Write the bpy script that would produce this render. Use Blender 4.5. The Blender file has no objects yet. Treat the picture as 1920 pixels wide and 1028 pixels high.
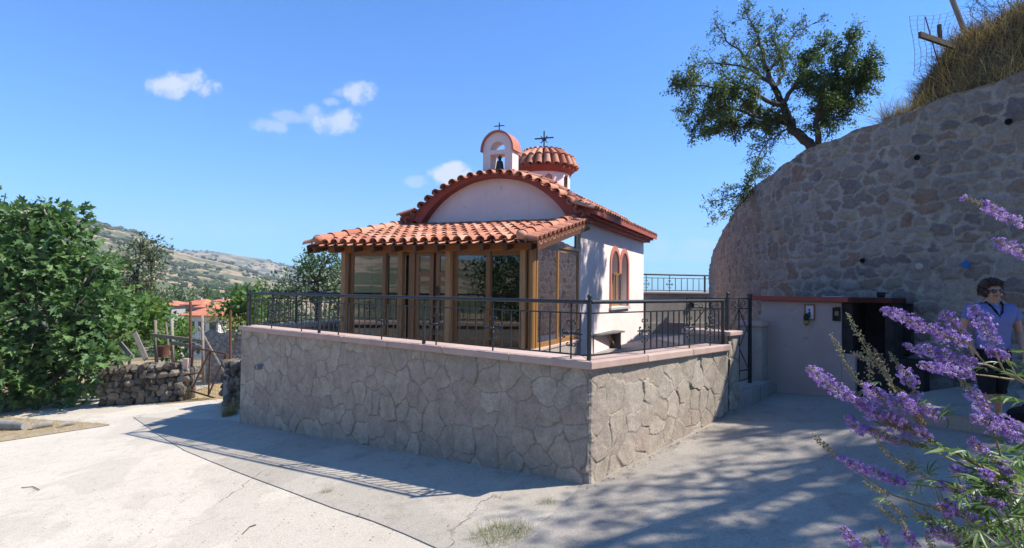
import bpy, math, random
import numpy as np
from mathutils import Vector, Matrix
from mathutils.geometry import tessellate_polygon
rng = np.random.default_rng(7)
random.seed(7)
C = bpy.context.scene.collection
R_ = math.radians

# ------------------------------------------------------------------ camera
FPX, CX, CY = 1052.0, 960.0, 514.0
PITCH = math.atan((544 - 514) / FPX)
ROLL = R_(0.68)
Fv = Vector((0, math.cos(PITCH), math.sin(PITCH)))
_r0 = Vector((1, 0, 0)); _u0 = Vector((0, -math.sin(PITCH), math.cos(PITCH)))
Rv = _r0 * math.cos(ROLL) + _u0 * math.sin(ROLL)
Uv = -_r0 * math.sin(ROLL) + _u0 * math.cos(ROLL)

def ray(px, py):
    return Fv + Rv * ((px - CX) / FPX) - Uv * ((py - CY) / FPX)
def at(px, py, d):
    """world point seen at photo pixel (px, py), at distance d along y"""
    r = ray(px, py)
    return r * (d / r.y)

cam = bpy.data.cameras.new('camera'); camo = bpy.data.objects.new('camera', cam); C.objects.link(camo)
cam.sensor_width = 36; cam.lens = FPX / 1920 * 36; cam.clip_start = 0.05; cam.clip_end = 20000
camo.matrix_world = Matrix(((Rv.x, Uv.x, -Fv.x, 0), (Rv.y, Uv.y, -Fv.y, 0), (Rv.z, Uv.z, -Fv.z, 0), (0, 0, 0, 1)))
bpy.context.scene.camera = camo

# ------------------------------------------------------------------ numpy noise
def _hash(ix, iy, seed):
    n = (ix.astype(np.int64) * 374761393 + iy.astype(np.int64) * 668265263 + seed * 974711) & 0x7fffffff
    n = (n ^ (n >> 13)) * 1274126177 & 0x7fffffff
    return ((n ^ (n >> 16)) & 0xffff) / 65535.0
def vnoise(x, y, seed=0):
    x = np.asarray(x, float); y = np.asarray(y, float)
    ix = np.floor(x); iy = np.floor(y); fx = x - ix; fy = y - iy
    fx = fx * fx * (3 - 2 * fx); fy = fy * fy * (3 - 2 * fy)
    a = _hash(ix, iy, seed); b = _hash(ix + 1, iy, seed); c = _hash(ix, iy + 1, seed); d = _hash(ix + 1, iy + 1, seed)
    return (a * (1 - fx) + b * fx) * (1 - fy) + (c * (1 - fx) + d * fx) * fy
def fbm(x, y, seed=0, octv=4):
    s = 0; a = .5
    for k in range(octv):
        s = s + a * vnoise(np.asarray(x) * 2 ** k, np.asarray(y) * 2 ** k, seed + k); a *= .5
    return s
def sstep(a, b, x):
    t = np.clip((x - a) / (b - a), 0, 1); return t * t * (3 - 2 * t)

# ------------------------------------------------------------------ mesh builder
class MB:
    def __init__(s): s.V = []; s.F = []; s.A = []; s.n = 0
    def add(s, v, faces, rnd=None):
        v = np.asarray([tuple(p) for p in v] if not isinstance(v, np.ndarray) else v, float).reshape(-1, 3)
        if isinstance(faces, np.ndarray): s.F.append(faces + s.n)
        else:
            by = {}
            for f in faces: by.setdefault(len(f), []).append(f)
            for k in by: s.F.append(np.asarray(by[k], dtype=np.int64) + s.n)
        s.V.append(v)
        if rnd is None: rnd = random.random()
        s.A.append(np.full(len(v), rnd) if np.isscalar(rnd) else np.asarray(rnd, float))
        s.n += len(v); return s
    def hexa(s, p, rnd=None):      # p: 8 points, bottom 4 ccw then top 4
        return s.add(p, [(0, 3, 2, 1), (4, 5, 6, 7), (0, 1, 5, 4), (1, 2, 6, 5), (2, 3, 7, 6), (3, 0, 4, 7)], rnd)
    def box(s, x0, x1, y0, y1, z0, z1, M=None, rnd=None):
        p = [(x0, y0, z0), (x1, y0, z0), (x1, y1, z0), (x0, y1, z0), (x0, y0, z1), (x1, y0, z1), (x1, y1, z1), (x0, y1, z1)]
        if M: p = [M(*q) for q in p]
        return s.hexa(p, rnd)
    def bar(s, a, b, w, h, up=(0, 0, 1), rnd=None):   # rectangular bar from a to b
        a = Vector(a); b = Vector(b); d = (b - a).normalized(); up = Vector(up)
        sd = d.cross(up)
        if sd.length < 1e-4: sd = d.cross(Vector((1, 0, 0)))
        sd.normalize(); u = sd.cross(d).normalized(); sd = sd * w / 2; u = u * h / 2
        return s.hexa([a - sd - u, a + sd - u, b + sd - u, b - sd - u, a - sd + u, a + sd + u, b + sd + u, b - sd + u], rnd)
    def tube(s, pts, rad, n=8, rnd=None, caps=True):
        pts = [Vector(p) for p in pts]; m = len(pts)
        if np.isscalar(rad): rad = [rad] * m
        vs = []; fs = []; prev = None
        for i, p in enumerate(pts):
            d = (pts[min(i + 1, m - 1)] - pts[max(i - 1, 0)]).normalized()
            if prev is None:
                x = d.orthogonal().normalized()
            else:
                x = (prev - d * prev.dot(d))
                x = x.normalized() if x.length > 1e-5 else d.orthogonal().normalized()
            prev = x; y = d.cross(x)
            for k in range(n):
                t = 2 * math.pi * k / n
                vs.append(p + (x * math.cos(t) + y * math.sin(t)) * rad[i])
        for i in range(m - 1):
            for k in range(n):
                k2 = (k + 1) % n
                fs.append((i * n + k, i * n + k2, (i + 1) * n + k2, (i + 1) * n + k))
        if caps:
            fs.append(tuple(range(n - 1, -1, -1))); fs.append(tuple((m - 1) * n + k for k in range(n)))
        return s.add(vs, fs, rnd)
    def lathe(s, c, prof, n=24, rnd=None):      # prof: (radius, z)
        vs = []; fs = []
        for r, z in prof:
            for k in range(n):
                t = 2 * math.pi * k / n; vs.append((c[0] + r * math.cos(t), c[1] + r * math.sin(t), c[2] + z))
        for i in range(len(prof) - 1):
            for k in range(n):
                k2 = (k + 1) % n; fs.append((i * n + k, i * n + k2, (i + 1) * n + k2, (i + 1) * n + k))
        return s.add(vs, fs, rnd)
    def ball(s, c, r, n=10, sq=(1, 1, 1), rnd=None):
        pr = []; m = max(4, n // 2)
        vs = []; fs = []
        for i in range(m + 1):
            a = math.pi * i / m - math.pi / 2
            for k in range(n):
                t = 2 * math.pi * k / n
                vs.append((c[0] + r * sq[0] * max(math.cos(a), 1e-3) * math.cos(t), c[1] + r * sq[1] * max(math.cos(a), 1e-3) * math.sin(t), c[2] + r * sq[2] * math.sin(a)))
        for i in range(m):
            for k in range(n):
                k2 = (k + 1) % n; fs.append((i * n + k, i * n + k2, (i + 1) * n + k2, (i + 1) * n + k))
        return s.add(vs, fs, rnd)
    def inst(s, tv, tf, pos, dirs, scale, rnd=None, up=None):
        """copies of template (tv, tf) at pos, local z along dirs"""
        N = len(pos); pos = np.asarray(pos, float); d = np.asarray(dirs, float)
        d = d / (np.linalg.norm(d, axis=1, keepdims=True) + 1e-9)
        h = rng.normal(size=(N, 3)) if up is None else np.asarray(up, float) + rng.normal(size=(N, 3)) * .05
        x = np.cross(h, d); x /= (np.linalg.norm(x, axis=1, keepdims=True) + 1e-9); y = np.cross(d, x)
        sc = np.broadcast_to(np.asarray(scale, float), (N,))
        tv = np.asarray(tv, float)
        P = pos[:, None, :] + sc[:, None, None] * (tv[None, :, 0, None] * x[:, None, :] + tv[None, :, 1, None] * y[:, None, :] + tv[None, :, 2, None] * d[:, None, :])
        k = len(tv)
        if rnd is None: rnd = rng.random(N)
        rr = np.repeat(np.asarray(rnd, float), k)
        V = P.reshape(-1, 3); base = s.n; s.V.append(V); s.A.append(rr); s.n += len(V)
        by = {}
        for f in tf: by.setdefault(len(f), []).append(f)
        for kk in by:
            f = np.asarray(by[kk], dtype=np.int64)
            s.F.append((f[None] + (np.arange(N) * k)[:, None, None] + base).reshape(-1, kk))
        return s
    def build(s, name, m, parent=None, smooth=False, attrs=None, bevel=0, auto=None):
        V = np.concatenate(s.V) if s.V else np.zeros((0, 3)); A = np.concatenate(s.A)
        if parent is not None: V = V - np.array(WL(parent))
        me = bpy.data.meshes.new(name)
        me.vertices.add(len(V)); me.vertices.foreach_set('co', V.astype(np.float32).ravel())
        lt = np.concatenate([np.full(len(f), f.shape[1]) for f in s.F]); lv = np.concatenate([f.ravel() for f in s.F])
        me.loops.add(len(lv)); me.loops.foreach_set('vertex_index', lv.astype(np.int32))
        me.polygons.add(len(lt)); ls = np.concatenate([[0], np.cumsum(lt)[:-1]])
        me.polygons.foreach_set('loop_start', ls.astype(np.int32))
        me.polygons.foreach_set('loop_total', lt.astype(np.int32))
        me.polygons.foreach_set('use_smooth', np.full(len(lt), bool(smooth)))
        at_ = me.attributes.new('rnd', 'FLOAT', 'POINT'); at_.data.foreach_set('value', A.astype(np.float32))
        for k, v in (attrs or {}).items():
            a_ = me.attributes.new(k, 'FLOAT', 'POINT'); a_.data.foreach_set('value', np.asarray(v, np.float32))
        me.update(calc_edges=True)
        if m: me.materials.append(m)
        o = bpy.data.objects.new(name, me); C.objects.link(o)
        if parent is not None: o.parent = parent
        if bevel:
            b = o.modifiers.new('bevel', 'BEVEL'); b.width = bevel; b.segments = 2; b.limit_method = 'ANGLE'; b.angle_limit = R_(40)
        if smooth and auto:
            try: me.set_sharp_from_angle(angle=R_(auto))
            except Exception: pass
        return o

def WL(o):
    v = Vector((0, 0, 0))
    while o is not None: v = v + o.location; o = o.parent
    return v
def tag(o, label=None, cat=None, group=None, kind=None):
    if label: o['label'] = label
    if cat: o['category'] = cat
    if group: o['group'] = group
    if kind: o['kind'] = kind
    return o
def thing(name, label, cat, loc=(0, 0, 0), group=None):
    o = bpy.data.objects.new(name, None); C.objects.link(o); o.location = loc; o.empty_display_size = .2
    return tag(o, label, cat, group)
def plate(mb, outer, holes, f0, f1, rnd=.5):
    """slab with holes: outer/holes are 2D loops; f0/f1 map 2D to the two faces"""
    loops = [outer] + holes
    tess = tessellate_polygon([[Vector((p[0], p[1], 0)) for p in l] for l in loops])
    flat = [p for l in loops for p in l]; n = len(flat)
    vs = [f0(*p) for p in flat] + [f1(*p) for p in flat]
    fs = [tuple(t) for t in tess] + [tuple(i + n for i in reversed(t)) for t in tess]
    mb.add(vs, fs, rnd)
    for l in loops:
        m = len(l); v = [f0(*p) for p in l] + [f1(*p) for p in l]
        mb.add(v, [(i, (i + 1) % m, m + (i + 1) % m, m + i) for i in range(m)], rnd)

# ------------------------------------------------------------------ materials
class NT:
    def __init__(s, name):
        s.m = bpy.data.materials.new(name); s.m.use_nodes = True; s.t = s.m.node_tree; s.t.nodes.clear()
        s.out = s.n('ShaderNodeOutputMaterial')
    def n(s, typ, ins=None, **kw):
        x = s.t.nodes.new(typ)
        for k, v in kw.items(): setattr(x, k, v)
        for k, v in (ins or {}).items(): s.set(x.inputs[k], v)
        return x
    def set(s, sock, v):
        if isinstance(v, bpy.types.NodeSocket): s.t.links.new(v, sock)
        elif isinstance(v, (tuple, list)) and sock.type == 'RGBA': sock.default_value = tuple(v) + ((1,) if len(v) == 3 else ())
        else: sock.default_value = v
    def coord(s, scale=(1, 1, 1), kind='Object', rot=(0, 0, 0)):
        tc = s.n('ShaderNodeTexCoord'); mp = s.n('ShaderNodeMapping', {'Vector': tc.outputs[kind], 'Scale': scale, 'Rotation': rot}); return mp.outputs[0]
    def noise(s, vec, scale, detail=5, rough=.55, out=0, dist=0):
        return s.n('ShaderNodeTexNoise', {'Vector': vec, 'Scale': scale, 'Detail': detail, 'Roughness': rough, 'Distortion': dist}).outputs[out]
    def ramp(s, f, stops, interp='LINEAR'):
        r = s.n('ShaderNodeValToRGB', {'Fac': f}); r.color_ramp.interpolation = interp; e = r.color_ramp.elements
        while len(e) > 1: e.remove(e[-1])
        for i, (p, c) in enumerate(stops):
            x = e[0] if i == 0 else e.new(p)
            x.position = p; x.color = (c, c, c, 1) if np.isscalar(c) else tuple(c) + (1,)
        return r.outputs[0]
    def mix(s, f, a, b, mode='MIX'):
        x = s.n('ShaderNodeMix', data_type='RGBA', blend_type=mode)
        s.set(x.inputs[0], f); s.set(x.inputs[6], a); s.set(x.inputs[7], b); return x.outputs[2]
    def math(s, op, a, b=0.0, clamp=False):
        x = s.n('ShaderNodeMath', operation=op, use_clamp=clamp); s.set(x.inputs[0], a); s.set(x.inputs[1], b); return x.outputs[0]
    def attr(s, name): return s.n('ShaderNodeAttribute', attribute_name=name).outputs['Fac']
    def bump(s, h, strength=.5, dist=.01, nrm=None):
        b = s.n('ShaderNodeBump', {'Height': h, 'Strength': strength, 'Distance': dist})
        if nrm is not None: s.set(b.inputs['Normal'], nrm)
        return b.outputs[0]
    def bsdf(s, col, rough=.8, nrm=None, spec=.3, metal=0.0, **kw):
        p = s.n('ShaderNodeBsdfPrincipled'); s.set(p.inputs['Base Color'], col); s.set(p.inputs['Roughness'], rough)
        p.inputs['Specular IOR Level'].default_value = spec; p.inputs['Metallic'].default_value = metal
        if nrm is not None: s.set(p.inputs['Normal'], nrm)
        for k, v in kw.items(): s.set(p.inputs[k], v)
        s.t.links.new(p.outputs[0], s.out.inputs[0]); return p

def mat_plain(name, c1, c2, scale=6, rough=.8, bump=.3, bdist=.005, fine=60, spec=.3, metal=0, stretch=(1, 1, 1), rndmix=0):
    t = NT(name); v = t.coord(stretch)
    n1 = t.noise(v, scale, 6, .6); n2 = t.noise(v, fine, 4, .6)
    f = t.math('ADD', t.math('MULTIPLY', n1, .7), t.math('MULTIPLY', n2, .3))
    if rndmix: f = t.math('ADD', t.math('MULTIPLY', f, 1 - rndmix), t.math('MULTIPLY', t.attr('rnd'), rndmix))
    col = t.ramp(f, [(.33, c1), (.67, c2)])
    t.bsdf(col, rough, t.bump(t.math('ADD', n1, n2), bump, bdist), spec, metal); return t.m

def mat_stone(name, cols, mortar, fine=40, mortar_mix=1.0, grime=.35, smear=.35):
    t = NT(name); v = t.coord()
    rnd = t.attr('rnd'); mask = t.attr('mask')
    n1 = t.noise(v, 1.6, 7, .7); n2 = t.noise(v, fine, 6, .7); n3 = t.noise(v, 13, 5, .6)
    st = t.ramp(rnd, [(i / max(1, len(cols) - 1), c) for i, c in enumerate(cols)])
    st = t.mix(t.ramp(n3, [(.35, 0.0), (.7, .55)]), st, t.mix(.5, st, (.36, .31, .27)))
    mo = t.mix(t.ramp(n1, [(.3, 0.0), (.7, 1.0)]), mortar, tuple(x * .78 for x in mortar))
    sm = t.noise(v, 2.1, 6, .7); n5 = t.noise(v, 7, 5, .7)
    cov = t.ramp(sm, [(.44, 1.0), (.62, smear)])
    col = t.mix(t.math('MULTIPLY', t.math('MULTIPLY', mask, mortar_mix), cov), mo, st)
    col = t.mix(1.0, col, t.ramp(n5, [(.3, .78), (.7, 1.14)]), 'MULTIPLY')
    col = t.mix(1.0, col, t.ramp(n2, [(.25, .62), (.7, 1.12)]), 'MULTIPLY')
    col = t.mix(t.ramp(n1, [(.52, 0.0), (.78, grime)]), col, tuple(x * .45 for x in mortar))
    h = t.math('ADD', t.math('MULTIPLY', n2, .6), t.math('MULTIPLY', n3, .6))
    t.bsdf(col, .92, t.bump(h, .7, .012), .15); return t.m

def mat_leaf(name, cols, trans=.35, rough=.55, spec=.35):
    t = NT(name); rnd = t.attr('rnd')
    col = t.ramp(rnd, [(i / (len(cols) - 1), c) for i, c in enumerate(cols)])
    p = t.bsdf(col, rough, None, spec)
    tr = t.n('ShaderNodeBsdfTranslucent'); t.set(tr.inputs[0], t.mix(.5, col, t.mix(1.0, col, (1.0, 1.35, .35), 'MULTIPLY')))
    ms = t.n('ShaderNodeMixShader'); ms.inputs[0].default_value = trans
    t.t.links.new(p.outputs[0], ms.inputs[1]); t.t.links.new(tr.outputs[0], ms.inputs[2]); t.t.links.new(ms.outputs[0], t.out.inputs[0])
    return t.m

def mat_concrete(name, c1, c2, dirt, rot=0.0, cracks=True):
    t = NT(name); v = t.coord()
    vs = t.coord((1.2, 9, 1), 'Object', (0, 0, rot))
    n1 = t.noise(v, .7, 6, .6); n2 = t.noise(v, 5, 6, .65); n3 = t.noise(v, 70, 3, .6); br = t.noise(vs, 3.0, 5, .6)
    col = t.mix(t.ramp(n1, [(.32, 0.0), (.68, 1.0)]), c1, c2)
    pb = t.noise(v, .33, 3, .5, 0, 1.2); col = t.mix(t.ramp(pb, [(.50, 0.0), (.53, .5)]), col, tuple(x * .84 for x in c2))
    st2 = t.noise(v, 1.9, 7, .72); col = t.mix(t.ramp(st2, [(.56, 0.0), (.72, .55)]), col, dirt)
    col = t.mix(t.ramp(br, [(.45, 0.0), (.75, .35)]), col, tuple(x * .8 for x in c1))
    col = t.mix(t.ramp(n2, [(.54, 0.0), (.75, .5)]), col, dirt)
    col = t.mix(1.0, col, t.ramp(n3, [(.3, .74), (.68, 1.1)]), 'MULTIPLY')
    n4 = t.noise(v, 26, 5, .7); col = t.mix(t.ramp(n4, [(.56, 0.0), (.66, .5)]), col, dirt)
    sp = t.n('ShaderNodeTexVoronoi', {'Vector': v, 'Scale': 14.0}).outputs[0]
    col = t.mix(t.math('MULTIPLY', t.ramp(sp, [(.05, 1.0), (.09, 0.0)]), t.ramp(n2, [(.45, 0.0), (.55, .6)])), col, tuple(x * .35 for x in dirt))
    h = t.math('ADD', t.math('MULTIPLY', t.math('ADD', n3, n4), .35), t.math('ADD', t.math('MULTIPLY', n2, .5), t.math('MULTIPLY', br, .6)))
    if cracks:
        vd = t.n('ShaderNodeVectorMath', operation='ADD'); t.set(vd.inputs[0], v)
        nn = t.n('ShaderNodeTexNoise', {'Vector': v, 'Scale': 1.7, 'Detail': 4.0})
        t.set(vd.inputs[1], nn.outputs[1])
        ed = t.n('ShaderNodeTexVoronoi', {'Vector': vd.outputs[0], 'Scale': .2}, feature='DISTANCE_TO_EDGE').outputs[0]
        cr = t.ramp(ed, [(0.0, 1.0), (.0025, 0.0)])
        crm = t.math('MULTIPLY', cr, t.ramp(n1, [(.52, 0.0), (.60, .75)]))
        col = t.mix(crm, col, (.07, .06, .05))
        h = t.math('SUBTRACT', h, crm)
    t.bsdf(col, .93, t.bump(h, .6, .012), .15); return t.m

M = {}
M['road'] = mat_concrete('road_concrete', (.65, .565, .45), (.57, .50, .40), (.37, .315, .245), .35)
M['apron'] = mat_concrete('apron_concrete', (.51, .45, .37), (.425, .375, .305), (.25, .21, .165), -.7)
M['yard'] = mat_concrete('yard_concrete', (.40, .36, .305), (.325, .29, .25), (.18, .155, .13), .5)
M['terr_stone'] = mat_stone('terrace_stone', [(.43, .355, .275), (.48, .405, .315), (.40, .32, .26), (.53, .455, .36), (.46, .385, .30), (.43, .33, .27), (.56, .49, .385)], (.33, .28, .215), 42, .9, .3, .6)
M['ret_stone'] = mat_stone('retaining_stone', [(.23, .19, .17), (.31, .25, .205), (.15, .125, .125), (.28, .25, .22), (.24, .155, .115), (.32, .285, .255), (.35, .285, .215), (.19, .16, .155)], (.43, .385, .335), 34, 1.0, .25, .85)
M['dry_stone'] = mat_plain('dry_stone', (.095, .08, .06), (.22, .185, .145), 9, .95, .8, .02, 50, .1, rndmix=.45)
M['cap'] = mat_plain('coping_concrete', (.42, .29, .24), (.52, .385, .32), 5, .9, .4, .004, 90, .15, rndmix=.2)
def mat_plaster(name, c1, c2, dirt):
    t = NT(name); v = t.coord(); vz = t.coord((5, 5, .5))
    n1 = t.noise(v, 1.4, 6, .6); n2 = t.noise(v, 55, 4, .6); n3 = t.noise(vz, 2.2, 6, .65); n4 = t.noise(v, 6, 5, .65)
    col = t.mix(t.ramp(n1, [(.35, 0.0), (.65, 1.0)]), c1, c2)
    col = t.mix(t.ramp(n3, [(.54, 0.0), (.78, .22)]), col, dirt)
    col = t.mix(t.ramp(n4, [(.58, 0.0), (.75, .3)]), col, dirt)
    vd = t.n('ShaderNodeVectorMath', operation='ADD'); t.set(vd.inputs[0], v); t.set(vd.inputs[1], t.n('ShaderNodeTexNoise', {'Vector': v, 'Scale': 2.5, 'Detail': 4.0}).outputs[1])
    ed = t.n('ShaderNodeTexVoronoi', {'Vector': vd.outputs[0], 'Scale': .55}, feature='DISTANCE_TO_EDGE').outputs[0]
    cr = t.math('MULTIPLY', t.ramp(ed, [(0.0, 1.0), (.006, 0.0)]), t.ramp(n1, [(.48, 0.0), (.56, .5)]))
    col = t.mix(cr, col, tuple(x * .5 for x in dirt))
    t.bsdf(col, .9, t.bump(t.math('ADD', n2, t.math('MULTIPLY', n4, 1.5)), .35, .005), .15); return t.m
M['plaster'] = mat_plaster('pink_plaster', (.74, .605, .555), (.81, .675, .63), (.56, .45, .40))
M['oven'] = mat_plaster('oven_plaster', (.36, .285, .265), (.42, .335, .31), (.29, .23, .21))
M['grey_render'] = mat_plain('grey_render', (.26, .23, .20), (.38, .34, .30), 4, .95, .5, .008, 45, .1)
M['tile'] = None
def mat_tile():
    t = NT('clay_tile'); v = t.coord(); rnd = t.attr('rnd')
    c = t.ramp(rnd, [(0, (.37, .135, .08)), (.35, (.46, .185, .11)), (.7, (.53, .235, .145)), (1, (.58, .30, .20))])
    n = t.noise(v, 7, 5, .6); n2 = t.noise(v, 60, 4, .6)
    c = t.mix(t.ramp(n, [(.48, 0.0), (.72, .6)]), c, (.27, .125, .09)); c = t.mix(t.ramp(t.noise(v, 22, 5, .7), [(.58, 0.0), (.70, .5)]), c, (.42, .33, .25))
    c = t.mix(1.0, c, t.ramp(n2, [(.25, .78), (.7, 1.1)]), 'MULTIPLY')
    t.bsdf(c, .85, t.bump(n2, .4, .004), .2); return t.m
M['tile'] = mat_tile()
M['red'] = mat_plain('oxide_red_paint', (.26, .062, .042), (.34, .085, .06), 4, .75, .3, .004, 60, .25)
M['trim'] = mat_plain('window_trim_paint', (.42, .145, .10), (.48, .18, .125), 4, .8, .2, .003, 60, .2)
M['oak'] = mat_plain('oak_timber', (.22, .105, .042), (.40, .225, .105), 5, .7, .35, .003, 40, .3, stretch=(6, 6, .8), rndmix=.25)
M['beam'] = mat_plain('beam_timber', (.20, .072, .020), (.32, .125, .042), 5, .65, .35, .003, 40, .3, stretch=(1, 1, 8), rndmix=.2)
M['darkwood'] = mat_plain('rafter_timber', (.075, .030, .014), (.14, .06, .026), 6, .75, .3, .003, 40, .25, rndmix=.3)
M['alu'] = mat_plain('brown_aluminium', (.17, .072, .020), (.22, .098, .03), 3, .35, .05, .001, 60, .5)
M['alu_light'] = mat_plain('golden_aluminium', (.25, .12, .034), (.30, .15, .045), 3, .35, .05, .001, 60, .5)
M['iron'] = mat_plain('black_iron', (.012, .014, .016), (.028, .03, .032), 15, .42, .25, .001, 120, .5)
M['rust'] = mat_plain('rusty_steel', (.09, .035, .02), (.17, .075, .045), 12, .8, .5, .003, 90, .3)
M['bronze'] = mat_plain('bell_bronze', (.03, .04, .03), (.065, .07, .05), 12, .5, .3, .002, 70, .4, .6)
M['greywood'] = mat_plain('weathered_wood', (.15, .125, .10), (.31, .265, .215), 6, .9, .6, .005, 40, .1, stretch=(3, 3, .6), rndmix=.3)
M['oldwood'] = mat_plain('dark_old_wood', (.07, .055, .042), (.16, .13, .10), 6, .9, .7, .008, 40, .1, stretch=(.8, 4, 4))
M['soot'] = mat_plain('sooty_masonry', (.015, .014, .014), (.05, .046, .044), 5, .95, .5, .006, 40, .1)
M['sootslab'] = mat_plain('soot_stained_slab', (.03, .012, .011), (.10, .03, .025), 5, .9, .4, .004, 40, .15)
M['blackplate'] = mat_plain('black_steel_plate', (.014, .015, .017), (.035, .036, .038), 4, .5, .25, .003, 50, .4)
M['whitewash'] = mat_plain('whitewash', (.42, .42, .41), (.60, .60, .585), 6, .9, .6, .01, 40, .1, rndmix=.4)
M['straw'] = mat_leaf('straw', [(.24, .155, .065), (.42, .29, .13), (.55, .41, .21), (.34, .22, .10)], .25, .8, .1)
M['straw_brown'] = mat_leaf('brown_straw', [(.10, .06, .038), (.20, .13, .078), (.34, .24, .15), (.14, .085, .052)], .2, .8, .1)
M['grass_green'] = mat_leaf('green_grass', [(.09, .12, .03), (.16, .19, .05), (.30, .25, .10)], .3, .7, .2)
M['bark'] = mat_plain('bark', (.06, .048, .038), (.16, .13, .105), 10, .95, .9, .02, 60, .1)
M['bark_pale'] = mat_plain('pale_bark', (.20, .18, .15), (.36, .33, .28), 10, .9, .5, .01, 60, .15)
M['fig'] = mat_leaf('fig_leaf', [(.04, .085, .026), (.075, .145, .042), (.12, .205, .065), (.19, .28, .10)], .3, .5, .4)
M['olive'] = mat_leaf('olive_leaf', [(.07, .095, .042), (.11, .14, .065), (.16, .19, .10)], .25, .55, .35)
M['vine'] = mat_leaf('vine_leaf', [(.045, .10, .02), (.08, .16, .03), (.13, .22, .045), (.22, .26, .06)], .4, .5, .35)
M['yellowing'] = mat_leaf('yellowing_leaf', [(.16, .18, .04), (.28, .26, .06), (.30, .20, .07)], .4, .6, .3)
M['elm'] = mat_leaf('valley_leaf', [(.045, .085, .028), (.08, .135, .045), (.13, .19, .07)], .3, .5, .35)
M['pear'] = mat_leaf('pear_leaf', [(.05, .08, .022), (.10, .145, .04), (.18, .22, .075)], .3, .5, .4)
# ------------------------------------------------------------------ ground
def G(x, y):
    x = np.asarray(x, float); y = np.asarray(y, float)
    xx = np.clip(x, -24, 9)
    return -2.495 + .1066 * xx + .0194 * np.clip(y, -30, 22) + .26 * np.exp(-((x - 5.9) ** 2 + (y - 6.3) ** 2) / (2 * 1.25 ** 2))
CORN = Vector((.927, 6.5, 0)); LEFT = Vector((-5.76, 11.86, 0)); RIGHT = Vector((3.48, 8.9, 0))
dF = (LEFT - CORN).normalized(); dR = (RIGHT - CORN).normalized()
nF = Vector((dF.y * -1, dF.x, 0)); nF = nF if nF.y < 0 else -nF
nR = Vector((dR.y, -dR.x, 0)); nR = nR if nR.x > 0 else -nR
ZCAP, ZFL = -.82, -1.6

def ground_hit(px, py):
    r = ray(px, py); p = r * 5
    for k in range(60):
        g = float(G(p.x, p.y)); p = r * (p.y / r.y) if False else p
        d = g / r.z if abs(r.z) > 1e-6 else 5
        p = p * .4 + (r * d) * .6
    return p

def grid_sheet(name, P, m, off, kind='structure', nz=.004, thick=0.0):
    """P: (nu, nv, 2) grid of plan positions laid on the ground at height off"""
    nu, nv = P.shape[:2]; x = P[..., 0]; y = P[..., 1]
    z = G(x, y) + off + (fbm(x * 1.3, y * 1.3, 5) - .5) * nz * 4
    V = np.stack([x, y, z], -1).reshape(-1, 3)
    idx = np.arange(nu * nv).reshape(nu, nv)
    F = np.stack([idx[:-1, :-1], idx[1:, :-1], idx[1:, 1:], idx[:-1, 1:]], -1).reshape(-1, 4)
    mb = MB(); mb.add(V, F, .5)
    if thick:
        loop = np.concatenate([idx[:, 0], idx[-1, 1:], idx[::-1, -1][1:], idx[0, ::-1][1:-1]])
        L = V[loop]; L2 = L.copy(); L2[:, 2] -= thick; n = len(L); k = np.arange(n)
        mb.add(np.concatenate([L, L2]), np.stack([k, (k + 1) % n, (k + 1) % n + n, k + n], -1), .5)
    o = mb.build(name, m, None, True, auto=50); tag(o, kind=kind); return o
def ruled(A, B, nu, nv):
    A = np.asarray(A, float); B = np.asarray(B, float)
    def rs(Q):
        s = np.concatenate([[0], np.cumsum(np.linalg.norm(np.diff(Q, axis=0), axis=1))]); t = np.linspace(0, s[-1], nu)
        return np.stack([np.interp(t, s, Q[:, 0]), np.interp(t, s, Q[:, 1])], -1)
    a = rs(A); b = rs(B); t = np.linspace(0, 1, nv)[None, :, None]
    return a[:, None] * (1 - t) + b[:, None] * t
xy = lambda p: (p[0], p[1])

# big road sheet
gx = np.linspace(-24, 9, 130); gy = np.linspace(-2, 19.5, 90)
grid_sheet('road', np.stack(np.meshgrid(gx, gy, indexing='ij'), -1), M['road'], 0.0)
# apron between the terrace wall and the joint across the road
jt = [xy(ground_hit(*p)) for p in [(250, 783), (300, 818), (345, 845), (430, 880), (540, 922), (620, 952), (700, 979), (760, 1003), (820, 1030)]]
ex = np.array(jt[-1]) - np.array(jt[-2]); jt.append(tuple(np.array(jt[-1]) + ex * 5))
wb = [tuple((CORN + dF * t - nF * .12)[:2]) for t in np.linspace(9.1, -.1, 10)]
ap_end = [xy(ground_hit(1118, 914)), xy(ground_hit(1030, 968)), xy(ground_hit(950, 1030))]
ap_end.append(tuple(np.array(ap_end[-1]) * 2.2 - np.array(ap_end[-2]) * 1.2))
ap_end = ap_end[1:]
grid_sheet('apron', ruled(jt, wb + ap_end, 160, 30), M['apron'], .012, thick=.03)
# yard right of the second joint
ydl = [xy(ground_hit(1122, 914)), xy(ground_hit(1034, 968)), xy(ground_hit(955, 1030)), tuple(np.array(ap_end[-1]) + np.array([.04, 0]))]
ydr = [(6.6, 9.6), (8.0, 8.2), (9.0, 6.5), (9.0, 2.0)]
wl = [tuple((CORN + dR * t - nR * .12)[:2]) for t in (5.6, 4, 2, 0)]
grid_sheet('yard', ruled(wl + ydl[1:], [(5.4, 11.2), (6.4, 9.9), (7.6, 8.9), (8.6, 7.6), (9.0, 6), (9.0, 1.5)], 140, 70), M['yard'], .022, thick=.04)

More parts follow.
